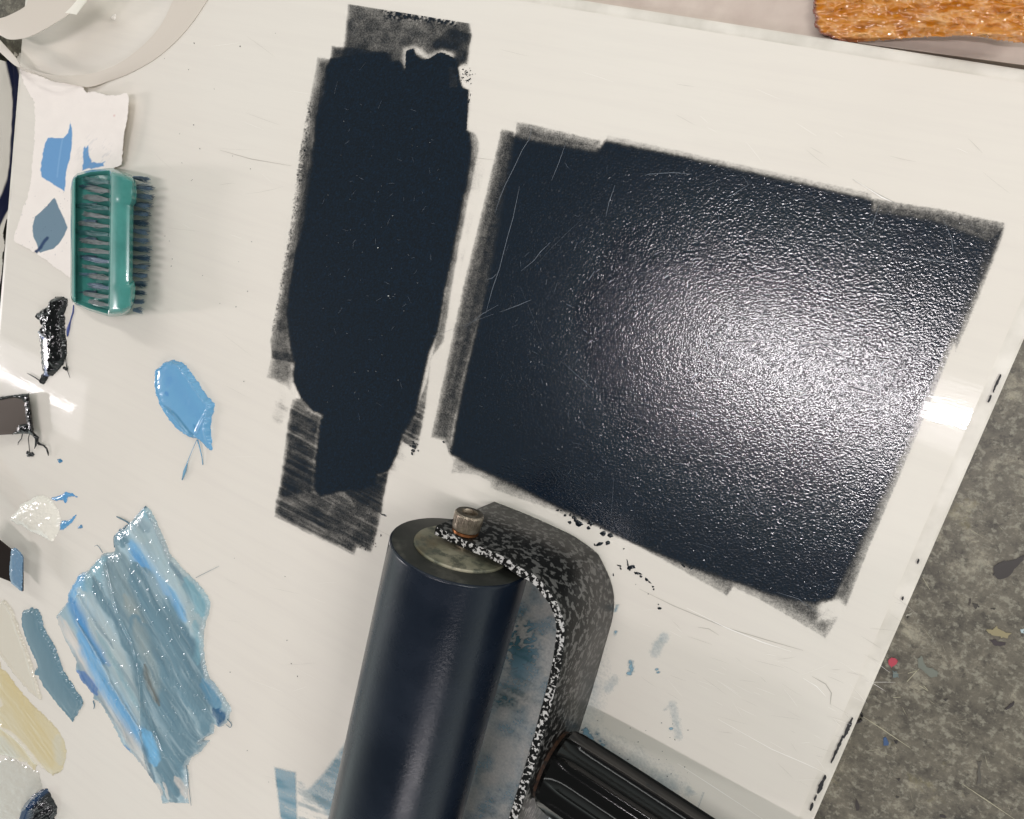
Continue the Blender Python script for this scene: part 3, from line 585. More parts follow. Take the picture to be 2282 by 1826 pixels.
lathe('handle', HC, HD, pr, M_hand, brayer, 240, flute, 28)

# ------------------------------------------------------------------ nail brush
def b_teal(nt, b):
    n = noise(nt, coords(nt), 60, 4); nt.links.new(ramp(nt, n, [(.3, srgb(60,124,117)), (.7, srgb(78,146,138))]), b.inputs['Base Color'])
M_teal = mat('teal_plastic', rough=.20, spec=.5, build=b_teal, Subsurface_Weight=.15, Subsurface_Radius=(.002,.004,.004), Subsurface_Scale=.5, Coat_Weight=.25)
M_br = [mat('bristle_blue_grey', srgb(104,124,144), .35), mat('bristle_dark', srgb(60,80,98), .35), mat('bristle_grey', srgb(126,134,134), .5), mat('bristle_teal', srgb(60,110,110), .4)]
brush = empty('nail_brush', 'teal plastic nail brush with blue stained bristles, lying across torn paper', 'brush')
def lerp(a, b, t): return a+(b-a)*t
def pl(x, P): return float(np.interp(x, [p[0] for p in P], [p[1] for p in P]))
TOPY = [(158,412),(162,396),(172,387),(190,381),(215,376),(238,374.5),(255,376),(262,381),(275,383),(290,388),(300,396),(306,408)]
BOTY = [(156,662),(160,672),(170,680),(190,689),(215,699),(235,705),(255,706.5),(275,705),(290,699),(298,690),(302,678)]
cols_ = [(157.5,.0008,0),(157,.006,0),(158,.0125,0),(160.5,.0150,0),(164,.0158,0),(167.5,.0150,0),(170,.0125,0),(172,.0092,1),(200,.0090,1),(242,.0090,1),(244.5,.0145,1),(245,.0205,0),(247.5,.0238,0),(251,.0248,0),(257,.0254,0),(274,.0256,2),(290,.0235,2),(297,.0195,2),(300,.0130,2),(300,.0060,2),(298,.0012,2)]
rows = []; NV = 64
for j in range(NV+1):
    v = j/NV; r_ = []
    for x0, z0, kd in cols_:
        end = min(v, 1-v); bx = x0
        if kd == 2:
            k1 = max(0, 1-((v-.09)/.125)**2) if v < .215 else 0; k2 = max(0, 1-((v-.905)/.11)**2) if v > .795 else 0
            kk = math.sqrt(max(k1, k2)); fx = (x0-262)/38; bx = x0+kk*6.5*max(0, fx); zz = z0+.0012*kk*(1 if z0 > .01 else 0)
        else: zz = z0
        # ends: floor rises to the rim
        if kd == 1:
            e_ = sst(.045, .012, np.array(end)); zz = lerp(zz, .0150 if x0 < 243 else .019, float(e_))
        ee = 1-min(1, end/.045); rr_ = math.sqrt(max(0, 1-ee*ee)); zz = .0008+(zz-.0008)*(.25+.75*rr_)
        if x0 < 176: bx = bx+ (1-min(1, end/.05))**2*3*(1 if x0 < 165 else 0)
        ty = pl(bx, TOPY); by = pl(bx, BOTY); y = lerp(ty, by, (v if True else v)); 
        r_.append(at(bx+lerp(0,-4,v)*(x0 > 243), y, zz))
    rows.append(r_)
loft('brush_body', rows, M_teal, brush, True, True, True); autosmooth(brush.children[-1], 48)
def tuft(p0, p1, n, spread, r, mats, wig=.0008):
    bm_pts = []
    m = random.choice(mats); V = []; Fq = []
    for _ in range(n):
        a = np.array(p0)+RNG.normal(0, spread*.45, 3)*[.3, 1, .6]; L = random.uniform(.75, 1.06); b_ = np.array(p0)+(np.array(p1)-np.array(p0))*L+RNG.normal(0, spread, 3)*[.3, 1, .7]; b_[2] = max(b_[2], .0006)
        c = (a+b_)/2+RNG.normal(0, wig, 3); c[2] = max(c[2], .001); base = len(V)
        for i, q in enumerate((a, c, b_)):
            rr = r*(1, 1, .7)[i]
            for t in (0, 2.094, 4.189): V.append(q+rr*np.array([0, math.cos(t), math.sin(t)]))
        for i in range(2):
            for k in range(3): Fq.append((base+3*i+k, base+3*i+(k+1)%3, base+3*i+3+(k+1)%3, base+3*i+3+k))
    o = link('bristle_tuft', np_mesh('bristle_tuft', np.array(V), np.array(Fq)), m, brush); return o
ys = np.linspace(395, 690, 16)
for i, y in enumerate(ys):
    tip = 333+4*math.sin(i*.9)-(6 if i in (0, 14) else 0)-(14 if i == 15 else 0)-.012*(y-395)*10*.1-(.03*(y-395)); tip = min(tip, 341)
    for row in range(2):
        z = .0075+.0055*row; tuft(at(297, y+(2.5*row), z), at(tip+7-row*4, y+5+2*row-.01*(y-395), z-.001+.001*row), 20, .0009, .00020, M_br[:2] if row == 0 else M_br[:2], .0004)
for i, y in enumerate(np.linspace(403, 676, 15)):
    tuft(at(243, y+(4 if i < 9 else 5), .0125), at(random.uniform(172, 190) if 2 < i < 9 else random.uniform(176, 205), y-3, .0108), 60, .00075, .00024, [M_br[2]] if i % 3 else [M_br[3], M_br[0]], .0006)
    if i % 2: tuft(at(215, y-6, .0102), at(178, y-6, .0098), 12, .0009, .00020, [M_br[1], M_br[0]], .0006)

# ------------------------------------------------------------------ torn paper under the brush
C0 = lambda x, y: (x/4.312, y/4.312)
PAP = [C0(200,690),(80,176)]
PAP = [(52,158),(80,168),(112,179),(128,186),(140,188),(168,188),(190,196),(202,210),(222,208),(250,217),(280,219),(300,213),(304,226),(300,262),(293,300),(287,340),(281,368),(262,376),(240,470),(200,560),(158,618),(120,590),(84,564),(58,550),(35,538),(34,528),(46,500),(54,465),(66,440),(74,400),(76,360),(80,330),(82,290),(82,250),(80,225),(62,190)]
WH = np.array(srgb(240,231,224)); BL1 = np.array(srgb(104,152,198)); BL2 = np.array(srgb(108,132,148)); BL3 = np.array(srgb(30,70,120))
def paper_fn(X, Y, d):
    cur = .0006+.0020*sst(170, 300, X)*sst(420, 300, Y)+.0022*sst(120, 300, X)*sst(560, 250, Y)+.003*sst(60, 20, Y-170)*.4
    h = cur+.0008*fbm(X/30, Y/30, 14, 3); n = fbm(X/7, Y/7, 15, 4)
    rgb = np.broadcast_to(WH, X.shape+(3,)).copy()*(.96+.06*fbm(X/18, Y/18, 19))[..., None]
    def put(a, colr):
        nonlocal rgb
        a = np.clip(a, 0, 1)[..., None]; rgb = rgb*(1-a)+np.array(colr)*a
    j = 3*(n-.5)
    p1 = [(161,270),(165,290),(166,316),(160,355),(152,385),(148,430),(140,423),(115,408),(96,396),(93,380),(96,355),(103,320),(110,307),(130,308),(145,308),(155,298)]
    put(sst(0, 1.6, sdist(X, Y, p1)+j), BL1); dl, _ = ldist(X, Y, [(142,312),(136,350),(131,395)]); put(.25*sst(2.5, .5, dl), srgb(160,195,225))
    p2 = [(193,322),(198,330),(204,325),(205,345),(212,362),(238,366),(240,372),(205,378),(188,382)]
    put(sst(-1, 2, sdist(X, Y, p2)+2*j), BL1)
    dl, s = ldist(X, Y, [(215,372),(232,368),(243,362)]); put(.9*sst(3, .6, dl+2*(1-n)), BL1)
    put(.22*sst(.55, .75, fbm((X+Y)/5, (X-Y)/22, 66, 3))*sst(60, 20, np.hypot(X-220, Y-345)), srgb(150,155,168))
    p3 = [(124,440),(128,445),(136,465),(148,490),(155,508),(148,525),(138,540),(122,556),(104,560),(92,565),(88,560),(84,545),(76,528),(75,505),(80,483),(95,470),(108,458)]
    put(sst(0, 1.6, sdist(X, Y, p3)+.6*j), BL2)
    dl, s = ldist(X, Y, [(84,562),(93,552),(100,540),(108,531)]); put(.95*sst(5.5, 1.5, dl+2*(n-.5)), BL3*.6)
    put(.95*sst(4, 1, np.hypot(X-83, Y-560)), np.array([.01,.03,.08]))
    put(.35*sst(4, 1, np.hypot(X-270, Y-262)), srgb(200,120,120))
    put(.5*(vnoise(X/2.2, Y/3.5, 71) > .955)*sst(90, 60, np.abs(Y-500)), srgb(70,78,110))
    return rgb, h
pp_ = relief('torn_paper', PAP, 1.3, paper_fn, M_paper, wall=False); tag(pp_, 'torn white paper with two blue paint swatches', 'paper')

# ------------------------------------------------------------------ paint on the palette
SL = np.array(srgb(108,138,152)); SLd = np.array(srgb(86,116,134)); BR = np.array(srgb(106,168,214)); BRd = np.array(srgb(64,132,192)); PALE = np.array(srgb(176,190,192)); TQ = np.array(srgb(128,172,186)); GLS = np.array(srgb(214,206,198))
DROP = [(350,870),(349,845),(352,822),(365,812),(372,806),(382,803),(395,806),(405,808),(415,818),(425,832),(435,846),(450,868),(462,885),(470,893),(476,902),(475,915),(470,930),(468,950),(469,970),(471,990),(472,1000),(470,1003),(465,1003),(450,986),(442,978),(430,976),(415,968),(398,956),(383,938),(370,918),(360,900)]
def drop_fn(X, Y, d):
    rgb, h = paint_strokes(X, Y, srgb(110,166,206), [([(372,820),(400,850),(430,900),(450,930)], 20, srgb(98,152,200), .35, .9, 0), ([(378,872),(384,880)], 5, srgb(70,128,192), .55, .8, 0), ([(390,840),(380,860)], 9, srgb(90,146,200), .4, .8, 0),
        ([(438,945),(448,958)], 5, srgb(70,136,184), .6, .7, 0), ([(375,905),(400,925),(430,965),(440,980)], 5, srgb(72,126,156), .55, .8, -.0006), ([(368,910),(395,945),(430,972)], 9, srgb(120,172,208), .5, .8, 0)], 3, 21)
    hh = .0030*(1-np.exp(-np.maximum(d, 0)/4.5))+.0012*np.exp(-((d-5)/2.4)**2)
    dl, s = ldist(X, Y, [(385,918),(410,945),(432,972),(438,985)]); hh = hh+.0013*np.exp(-(dl/3)**2)
    dl, s = ldist(X, Y, [(470,912),(455,940),(443,968)]); hh = hh+.0010*np.exp(-(dl/2)**2)
    return rgb, hh*sst(1010, 960, Y)+h+.0002*fbm(X/14, Y/14, 3)
dr = relief('blue_paint_dab', DROP, 1.2, drop_fn, M_paint); tag(dr, 'bright sky blue leaf shaped paint dab with two thin tails', 'paint')
MB = mat('blue_paint_thread', srgb(112,160,190), .2)
tube('paint_tail', [at(x, y, z) for x, y, z in ((438,982,.0022),(428,1005,.0018),(418,1030,.0014),(412,1050,.0014),(406,1070,.0010))], [.0002,.0002,.0003,.0010,.0004], MB, dr)
tube('paint_tail', [at(x, y, z) for x, y, z in ((440,980,.002),(445,997,.002),(450,1018,.0015),(452,1036,.0008))], [.0005,.0004,.0003,.0003], MB, dr)

c4 = lambda x, y: (x/3.85, 1080+y/3.85); c5 = lambda x, y: (x/3.85, 1380+y/3.85)
SM = [c4(*p) for p in ((1250,185),(1290,230),(1340,330),(1400,460),(1440,560),(1470,620),(1600,760),(1700,850),(1780,970),(1800,1020),(1790,1100),(1760,1180),(1740,1300),(1740,1420))]+\
     [c5(*p) for p in ((1760,400),(1790,500),(1900,640),(1980,770),(1960,860),(1900,920),(1840,900),(1830,970),(1720,1050),(1795,1042),(1720,1130),(1640,1190),(1600,1260),(1612,1330),(1605,1440),(1612,1580),(1460,1572),(1400,1580),(1380,1480),(1340,1400),(1240,1270),(1140,1150),(1060,1080),(1000,950),(870,720),(810,690),(800,640),(700,520),(655,430),(660,360),(600,250),(520,80))]+\
     [c4(*p) for p in ((485,1130),(590,1000),(585,950),(620,880),(680,770),(760,740),(890,590),(990,580),(980,450),(1020,390),(1080,370),(1120,330),(1180,260))]
def S(pts, f, hw, colr, st=.9, soft=.5, rh=0): return ([f(*p) for p in pts], hw, colr, st, soft, rh)
STK = [S([(1280,250),(1450,560),(1700,1000),(1760,1150)], c4, 46, TQ, .8, .5), S([(1210,290),(1420,600),(1640,900),(1720,1280)], c4, 34, PALE, .75, .7), S([(1210,290),(1290,400)], c4, 13, SLd, .6, .8),
       S([(1280,240),(1400,480),(1500,700),(1760,960)], c4, 5, SLd, .5, .6, .0004), S([(1150,500),(1300,700),(1480,950),(1600,1150)], c4, 28, BR, .75, .9), S([(1170,560),(1300,760),(1460,960),(1560,1200)], c4, 14, BRd, .45, .9),
       S([(1150,360),(1350,650),(1560,900),(1700,1200),(1740,1300)], c4, 9, PALE, .55, .8, .0006), S([(1620,800),(1750,1000),(1760,1100)], c4, 20, TQ, .8, .6),
       S([(700,760),(640,900),(760,1180),(900,1500)], c4, 34, BR, .85, .5), S([(620,980),(800,1300),(960,1540)], c4, 18, BRd, .65, .7), S([(900,640),(820,800),(760,950)], c4, 30, TQ, .6, .7),
       S([(520,1130),(560,1240),(690,1400),(750,1560)], c4, 12, GLS, .75, .5), S([(560,20),(720,350),(900,650),(1100,950),(1320,1330)], c5, 17, GLS, .7, .7),
       S([(700,130),(900,560),(1100,820),(1250,1000),(1370,1180)], c5, 24, BR, .85, .7), S([(680,450),(780,560),(840,640)], c5, 13, srgb(70,120,196), .85, .4), S([(1060,1080),(1120,1130)], c5, 6, BRd, .8, .4),
       S([(700,900),(900,1250),(1080,1540)], c4, 26, PALE, .8, .6), S([(800,0),(1000,330),(1200,650),(1230,880)], c5, 24, PALE, .85, .7), S([(850,100),(1050,450),(1220,760)], c5, 9, TQ, .5, .8),
       S([(700,930),(850,1200),(1000,1400)], c4, 5, SLd, .5, .6, .0005), S([(680,0),(900,350),(1080,700),(1240,930)], c5, 4, SLd, .6, .6, .0006),
       S([(830,800),(900,980),(1040,1150),(1150,1440)], c4, 16, SL, .95, .4), S([(1000,560),(1080,900),(1250,1200),(1350,1540)], c4, 40, srgb(128,150,158), .95, .4), S([(1080,950),(1240,1200),(1330,1500)], c4, 18, srgb(150,160,158), .8, .8),
       S([(1060,400),(1080,520)], c4, 20, SL, .9, .4), S([(1190,700),(1330,1000),(1460,1300),(1560,1540)], c4, 38, SL, 1, .3), S([(1350,950),(1500,1250),(1620,1350)], c4, 34, SL, 1, .3),
       S([(1420,100),(1560,500),(1620,900),(1560,1200)], c5, 70, SL, 1, .25), S([(1180,0),(1300,400),(1360,700),(1440,1100),(1500,1330)], c5, 42, SL, 1, .3), S([(1420,1000),(1480,1350),(1500,1540)], c5, 30, SL, 1, .3),
       S([(1180,0),(1320,400),(1360,660)], c5, 22, srgb(146,158,158), .7, .9), S([(1260,380),(1310,560),(1390,720)], c5, 9, srgb(96,96,90), .8, .9), S([(1230,930),(1260,1100),(1300,1250),(1340,1380)], c5, 9, SLd, .8, .5, .0006),
       S([(1260,940),(1330,1100),(1360,1240)], c5, 15, srgb(120,182,222), .85, .6), S([(1700,0),(1720,200),(1700,380)], c5, 10, TQ, .6, .7), S([(1770,520),(1850,680),(1900,740)], c5, 16, srgb(96,146,176), .8, .5, .0006), S([(1860,760),(1920,830),(1900,900)], c5, 13, srgb(34,88,130), .9, .4, .0010),
       S([(1640,730),(1720,860),(1750,1000)], c5, 5, srgb(150,172,180), .6, .7, .0003), S([(1360,1400),(1400,1500)], c5, 4, GLS, .7, .6), S([(1420,1390),(1450,1440),(1460,1540)], c5, 5, GLS, .8, .5), S([(1530,1350),(1590,1440),(1610,1520)], c5, 8, GLS, .8, .5)]
def smear_fn(X, Y, d):
    rgb, h = paint_strokes(X, Y, srgb(160,184,194), STK, 5, 30)
    u = X*.86-Y*.5; v = X*.5+Y*.86; u = u+16*(fbm(X/90, Y/90, 43, 3)-.5); st = fbm(u/3.4, v/45, 40, 4); st2 = fbm(u/14, v/120, 41, 3)
    lum = rgb.mean(-1); st3 = fbm(u/11, v/130, 47, 4); rgb = rgb*(.80+.40*st2)[..., None]*(.92+.16*st)[..., None]; k3 = (.40*sst(.56, .74, st3))[..., None]; rgb = rgb*(1-k3)+np.array(srgb(176,196,204))*k3; k4 = (.35*sst(.40, .26, st3))[..., None]; rgb = rgb*(1-k4)+np.array(srgb(84,116,136))*k4
    thick = sst(120, 200, X-(Y-1300)*.28)*sst(-5, 25, d)
    hh = (.0007+.0014*thick)*(1-np.exp(-np.maximum(d, 0)/3))+.0011*(st2-.4)*thick+.00018*(st-.5)+h*1.2
    bub = sst(.70, .84, fbm(X/5.5, Y/6.5, 50, 2))*thick; hh = hh+bub*.0004+.0009*np.exp(-((d-3)/2)**2)*(.4+fbm(X/8, Y/8, 52))
    ef = np.clip(1-d/7, 0, 1)[..., None]*.45; rgb = rgb*(1-ef)+np.array(srgb(200,204,202))*ef
    for ln, k in (([c4(900,590),c4(950,780),c4(1000,1000),c4(1030,1090)], .0016), ([c4(1130,560),c4(1190,620),c4(1300,760)], .0008), ([c5(1060,0),c5(1150,200),c5(1220,460)], .0016), ([c5(1210,300),c5(1230,600),c5(1240,930)], .0008), ([c5(1270,700),c5(1340,950),c5(1415,1120)], .0012), ([c4(700,930),c4(640,1010)], .001)):
        dl, s = ldist(X, Y, ln); hh = hh+k*np.exp(-(dl/1.8)**2)
    return rgb, hh
sm = relief('blue_paint_smear', SM, 1.15, smear_fn, M_paint); tag(sm, 'large slate and sky blue knife smear of mixed paint', 'paint')
MT = mat('slate_paint_thread', srgb(88,118,134), .2)
def thr(pts, f, r, z=.0012):
    P = smooth_line([f(*p) for p in pts], 5); tube('paint_wisp', [at(x, y, z) for x, y in P], [r*(1-.5*i/len(P)) for i in range(len(P))], MT, sm, 5)
thr([(1120,350),(1090,320),(1030,290),(1000,275)], c4, .0007); thr([(1250,190),(1200,240),(1130,330)], c4, .0006); thr([(985,540),(980,460),(1000,430),(1030,470),(1040,520)], c4, .0006); thr([(1020,420),(1030,385),(1060,400),(1080,450)], c4, .0005)
thr([(1060,380),(1090,350),(1130,380),(1130,440)], c4, .0005); thr([(880,585),(840,525),(810,530)], c4, .00025); thr([(1680,800),(1780,750),(1880,700)], c4, .00015, .0006); thr([(1600,1260),(1615,1400),(1640,1600)], c5, .00025)
thr([(1950,860),(1985,900),(1975,930),(1940,905)], c5, .0003); thr([(800,700),(810,740),(805,770)], c5, .0005)

ST2 = [(49,1375),(52,1362),(64,1358),(72,1356),(82,1359),(88,1366),(92,1382),(95,1398),(104,1412),(120,1440),(134,1476),(140,1495),(155,1520),(172,1545),(182,1560),(184,1568),(178,1580),(172,1590),(165,1600),(161,1608),(150,1595),(130,1570),(110,1544),(98,1528),(90,1512),(88,1506),(80,1506),(77,1500),(80,1492),(86,1488),(82,1474),(72,1452),(60,1425),(54,1408),(50,1390)]
def st2_fn(X, Y, d):
    rgb = np.broadcast_to(np.array(srgb(106,136,150)), X.shape+(3,)).copy(); rgb = rgb*(.95+.1*fbm(X/4, Y/30, 5))[..., None]
    return rgb, .0022*(1-np.exp(-np.maximum(d, 0)/4))*sst(1620, 1550, Y)+.0005*np.exp(-((d-4)/2)**2)+.0004*fbm((X*.9-Y*.45)/2, (Y*.9+X*.45)/40, 6)*sst(1540, 1600, Y)
s2 = relief('slate_paint_stroke', ST2, 1.2, st2_fn, M_paint); tag(s2, 'slate blue finger shaped paint stroke between cream paint and large smear', 'paint')

# black paint heap with the scraped blue stripe
BK = [(85,708),(88,697),(100,688),(112,680),(115,670),(122,663),(134,661),(145,665),(150,668),(148,682),(143,700),(143,718),(144,740),(147,765),(148,785),(145,800),(138,815),(125,828),(118,836),(108,840),(102,848),(98,856),(93,856),(90,848),(96,836),(100,828),(94,826),(93,810),(92,790),(90,765),(88,738),(92,735),(97,728),(94,716),(88,715)]
def bk_fn(X, Y, d):
    rgb = np.broadcast_to(np.array([.0025,.0025,.003]), X.shape+(3,)).copy()
    pn = [(88,736),(118,754),(122,775),(122,795),(118,815),(112,838),(104,846),(98,830),(93,822),(92,790),(90,765)]; m = sst(-1, 1.5, sdist(X, Y, pn))
    arc, s = ldist(X, Y, [(92,742),(108,756),(116,780),(115,805),(108,832)]); a = m*sst(9, 3, arc); colr = np.array(srgb(62,84,152))[None, None]*(1-s[..., None])+np.array(srgb(122,134,168))*s[..., None]
    rgb = rgb*(1-a[..., None])+colr*a[..., None]
    h = .0050*(1-np.exp(-np.maximum(d, 0)/6))*(1-.82*m)+(.0020*(fbm(X/6.5, Y/7.5, 80, 2)-.4))*(1-m)
    e1, _ = ldist(X, Y, [(89,735),(104,743),(118,754)]); h = h+.001*np.exp(-(e1/1.5)**2)+m*.00006*(X-88); wl = sst(2.0, .8, e1)[..., None]; rgb = rgb*(1-wl)+np.array([.6,.62,.66])*wl
    return rgb, h*sst(-1, 3, d)
bk = relief('black_paint_heap', BK, 1.1, bk_fn, M_paintr); tag(bk, 'knobbly heap of wet black paint below the nail brush', 'paint')
MK = mat('black_paint_thread', (.004,.004,.005), .15)
for P, r in (([(93,852),(80,843),(68,836),(60,832)], .0004), ([(146,795),(147,808),(150,825),(156,843)], .0003), ([(143,820),(148,823),(147,826)], .0012)):
    tube('paint_wisp', [at(x, y, .0012) for x, y in P], [r]*(len(P)-1)+[r*.4], MK, bk, 6)
tube('paint_wisp', [at(x, y, .0006) for x, y in ((164,680),(163,695),(157,715),(152,735),(150,750))], [.0003,.0005,.0004,.0012,.0004], mat('violet_thread', srgb(66,80,140), .3), bk, 6)

# white, cream and small blue dabs
WD = [c4(*p) for p in ((330,95),(400,110),(450,150),(490,220),(515,300),(510,370),(480,430),(450,490),(420,470),(330,430),(240,390),(190,340),(150,350),(90,300),(100,270),(150,230),(170,180),(250,140))]
def wd_fn(X, Y, d):
    rgb = np.broadcast_to(np.array(srgb(240,234,222)), X.shape+(3,)).copy(); return rgb, .0026*(1-np.exp(-np.maximum(d, 0)/7))+.0016*(fbm(X/14, Y/14, 90)-.5)+.0005*fbm(X/4, Y/4, 92)
wdab = relief('white_paint_dab', WD, 1.4, wd_fn, M_paint); tag(wdab, 'round dab of white paint beside the smaller palette knife', 'paint')
def small(name, poly, colr, label, h=.001):
    def f(X, Y, d): return np.broadcast_to(np.array(colr), X.shape+(3,)).copy()*(.85+.3*fbm(X/5, Y/5, 7))[..., None], h*(1-np.exp(-np.maximum(d, 0)/2))
    return tag(relief(name, poly, .9, f, M_paint), label, 'paint')
small('blue_paint_spot', [c4(*p) for p in ((430,120),(500,105),(560,65),(600,70),(660,110),(610,95),(580,110),(560,165),(540,130),(470,140))], srgb(92,154,204), 'small blue paint spot above the white dab')
small('blue_paint_spot', [c4(*p) for p in ((515,390),(525,310),(590,310),(650,262),(610,320),(560,370),(530,385))], srgb(96,158,206), 'small blue paint spot right of the white dab')
small('blue_paint_spot', [c4(*p) for p in ((655,390),(670,355),(695,350),(710,375),(685,375))], srgb(96,140,176), 'tiniest blue paint spot, right of the white dab')
small('blue_paint_spot', [(126,1024),(134,1025),(139,1030),(132,1032)], srgb(60,120,160), 'lone tiny blue spot below the wider palette knife', .0006)
small('black_paint_drop', [(60,1006),(66,1009),(72,1009),(77,1014),(72,1018),(64,1018),(61,1012)], (.005,.005,.007), 'small black paint drop hanging below the wider palette knife', .002)
CR = [(-6,1465),(2,1492),(14,1500),(22,1512),(38,1534),(60,1560),(85,1585),(110,1608),(128,1628),(140,1650),(146,1676),(142,1700),(134,1720),(118,1728),(100,1712),(84,1700),(76,1716),(60,1700),(30,1690),(-6,1680)]
CRM = np.array(srgb(214,200,160)); CW = np.array(srgb(226,218,204))
def cr_fn(X, Y, d):
    rgb, h = paint_strokes(X, Y, srgb(215,203,170), [([(-10,1490),(40,1560),(90,1640),(120,1700)], 34, srgb(212,194,146), .7, .8, 0), ([(-10,1560),(0,1580)], 16, CW, .9, .4, .0012), ([(5,1616),(40,1640),(80,1690),(118,1730)], 5, CW, .95, .3, .0016), ([(-10,1640),(30,1690),(60,1720)], 22, srgb(206,204,190), .8, .6, 0), ([(130,1640),(138,1700)], 14, srgb(208,204,188), .6, .8, 0), ([(40,1690),(80,1725)], 9, srgb(226,214,188), .8, .5, .0006)], 5, 55)
    return rgb, .0013*(1-np.exp(-np.maximum(d, 0)/5))+.0007*(fbm((X*.8-Y*.6)/4, (X*.6+Y*.8)/40, 95)-.4)+h
crp = relief('cream_paint_smear', CR, 1.4, cr_fn, M_paint); tag(crp, 'pale cream and white paint smear at the left edge', 'paint')
CR2 = [(-6,1345),(10,1338),(22,1352),(32,1375),(45,1412),(60,1450),(75,1500),(92,1560),(70,1545),(40,1510),(10,1470),(-6,1450)]
def cr2_fn(X, Y, d): return np.broadcast_to(np.array(srgb(218,210,194)), X.shape+(3,)).copy(), .0009*np.exp(-((d-2)/2.5)**2)+.0004*(1-np.exp(-np.maximum(d,0)/3))+.0003*fbm(X/10, Y/10, 96)
tag(relief('clear_paint_film', CR2, 1.4, cr2_fn, M_paint), 'thin off-white paint film above the cream smear', 'paint')
TH3 = [(-6,1700),(20,1690),(60,1710),(84,1722),(92,1748),(94,1775),(60,1790),(40,1830),(-6,1830)]
def th_fn(X, Y, d): return np.broadcast_to(np.array(srgb(205,201,190)), X.shape+(3,)).copy(), (.0012*(fbm(X/12, Y/12, 97)-.3)+.0006)*(1-np.exp(-np.maximum(d, 0)/6))
tag(relief('grey_paint_film', TH3, 1.4, th_fn, M_paint), 'translucent greyish paint film in the lower left corner', 'paint')
# tall dark blue dollop
DL = [(66,1826),(64,1806),(66,1790),(74,1776),(84,1766),(95,1760),(104,1760),(110,1768),(112,1776),(118,1783),(122,1790),(126,1800),(125,1815),(118,1826),(112,1840),(90,1850),(70,1842)]
def dl_fn(X, Y, d):
    right = sst(82, 92, X-(1826-Y)*.35); rgb = np.array(srgb(26,54,88))*(1-right[..., None])+np.array([.006,.006,.008])*right[..., None]
    low = sst(1775, 1800, Y); h = .0135*np.sqrt(np.clip(np.maximum(d, 0)/16, 0, 1))*(1-.45*right*low); n = fbm(X/3.2, Y/3.2, 98, 3)
    rib = .0015*(vnoise(Y/4.5+X/9, X*0, 3)-.5)*right
    return rgb, np.where(d > 0, h+right*.0035*(n-.5)*low+rib, 0)
dol = relief('dark_blue_paint_dollop', DL, 1.1, dl_fn, M_paint); tag(dol, 'tall glossy dark blue and black dollop at the bottom edge', 'paint')

# ------------------------------------------------------------------ palette knives
M_blade = mat('dull_steel_blade', srgb(84,74,66), .34, .6, build=lambda nt, b: bump(nt, b, noise(nt, coords(nt, (60,900,60)), 1, 3), .05, .0002))
M_wood = mat('wooden_handle', srgb(120,82,48), .45)
def knife(name, poly, z, tiltz, label, hd):
    k = empty(name, label, 'palette knife'); bm = bmesh.new(); cx = sum(p[0] for p in poly)/len(poly); V = [at(x, y, z+(tiltz*(60-x)/60)) for x, y in poly]
    t = [bm.verts.new(v) for v in V]; b_ = [bm.verts.new(v-np.array([0,0,.0009])) for v in V]; n = len(t); bm.faces.new(t); bm.faces.new(b_[::-1])
    for i in range(n): bm.faces.new((t[i], t[(i+1)%n], b_[(i+1)%n], b_[i]))
    bmesh.ops.recalc_face_normals(bm, faces=bm.faces); me = bpy.data.meshes.new('blade'); bm.to_mesh(me); bm.free(); link('blade', me, M_blade, k)
    a = (V[hd[0]]+V[hd[1]])/2; d = np.array(hd[2], float); d /= np.linalg.norm(d)
    tube('shank', [a-d*.004, a+d*.02+[0,0,.006], a+d*.045+[0,0,.012]], [.0022,.0026,.0030], M_steel, k, 12)
    lathe('handle', a+d*.04+np.array([0,0,.011]), d, [(0,.004),(.002,.006),(.03,.0075),(.07,.0090),(.10,.0080),(.108,.003)], M_wood, k, 24)
    return k
k1 = knife('palette_knife', [(62,880),(73,965),(-60,974),(-90,960),(-88,905),(-50,890)], .0062, .003, 'wide palette knife blade edged with wet black paint', (3, 4, (-1,-.12,.22)))
def edge_paint(k, poly, z, tz, colfn, h, label=None, sd=1):
    P = np.array(poly, float); X, Y = np.meshgrid(np.arange(P[:,0].min()-2, P[:,0].max()+2, 1.0), np.arange(P[:,1].min()-2, P[:,1].max()+2, 1.0)); d = sdist(X, Y, poly)+1.6*(fbm(X/5, Y/5, sd)-.5)
    Z = z+tz*(60-X)/60+.0002+h*(1-np.exp(-np.maximum(d, 0)/2.5))*(.6+.9*fbm(X/4.5, Y/4.5, sd+5)); B = at_np(X, Y, Z); Fq = gridfaces(*X.shape); keep = d.ravel()[Fq].max(1) > 0
    C = np.concatenate([colfn(X, Y), np.ones(X.shape+(1,))], -1).reshape(-1, 4); V, Fq, C = compact(B.reshape(-1, 3), Fq[keep], C)
    return link('paint_edge', np_mesh('paint_edge', V, up(V, Fq), C), M_paintr if h > .001 else M_paint, k, True)
blackf = lambda X, Y: np.broadcast_to(np.array([.003,.003,.004]), X.shape+(3,)).copy()
edge_paint(k1, [(-10,888),(25,882),(50,879),(64,878),(66,892),(70,930),(75,962),(76,972),(62,966),(40,967),(28,968),(38,958),(43,948),(60,944),(57,925),(55,905),(56,897),(48,890),(30,885),(0,892)], .0062, .003, blackf, .0018)
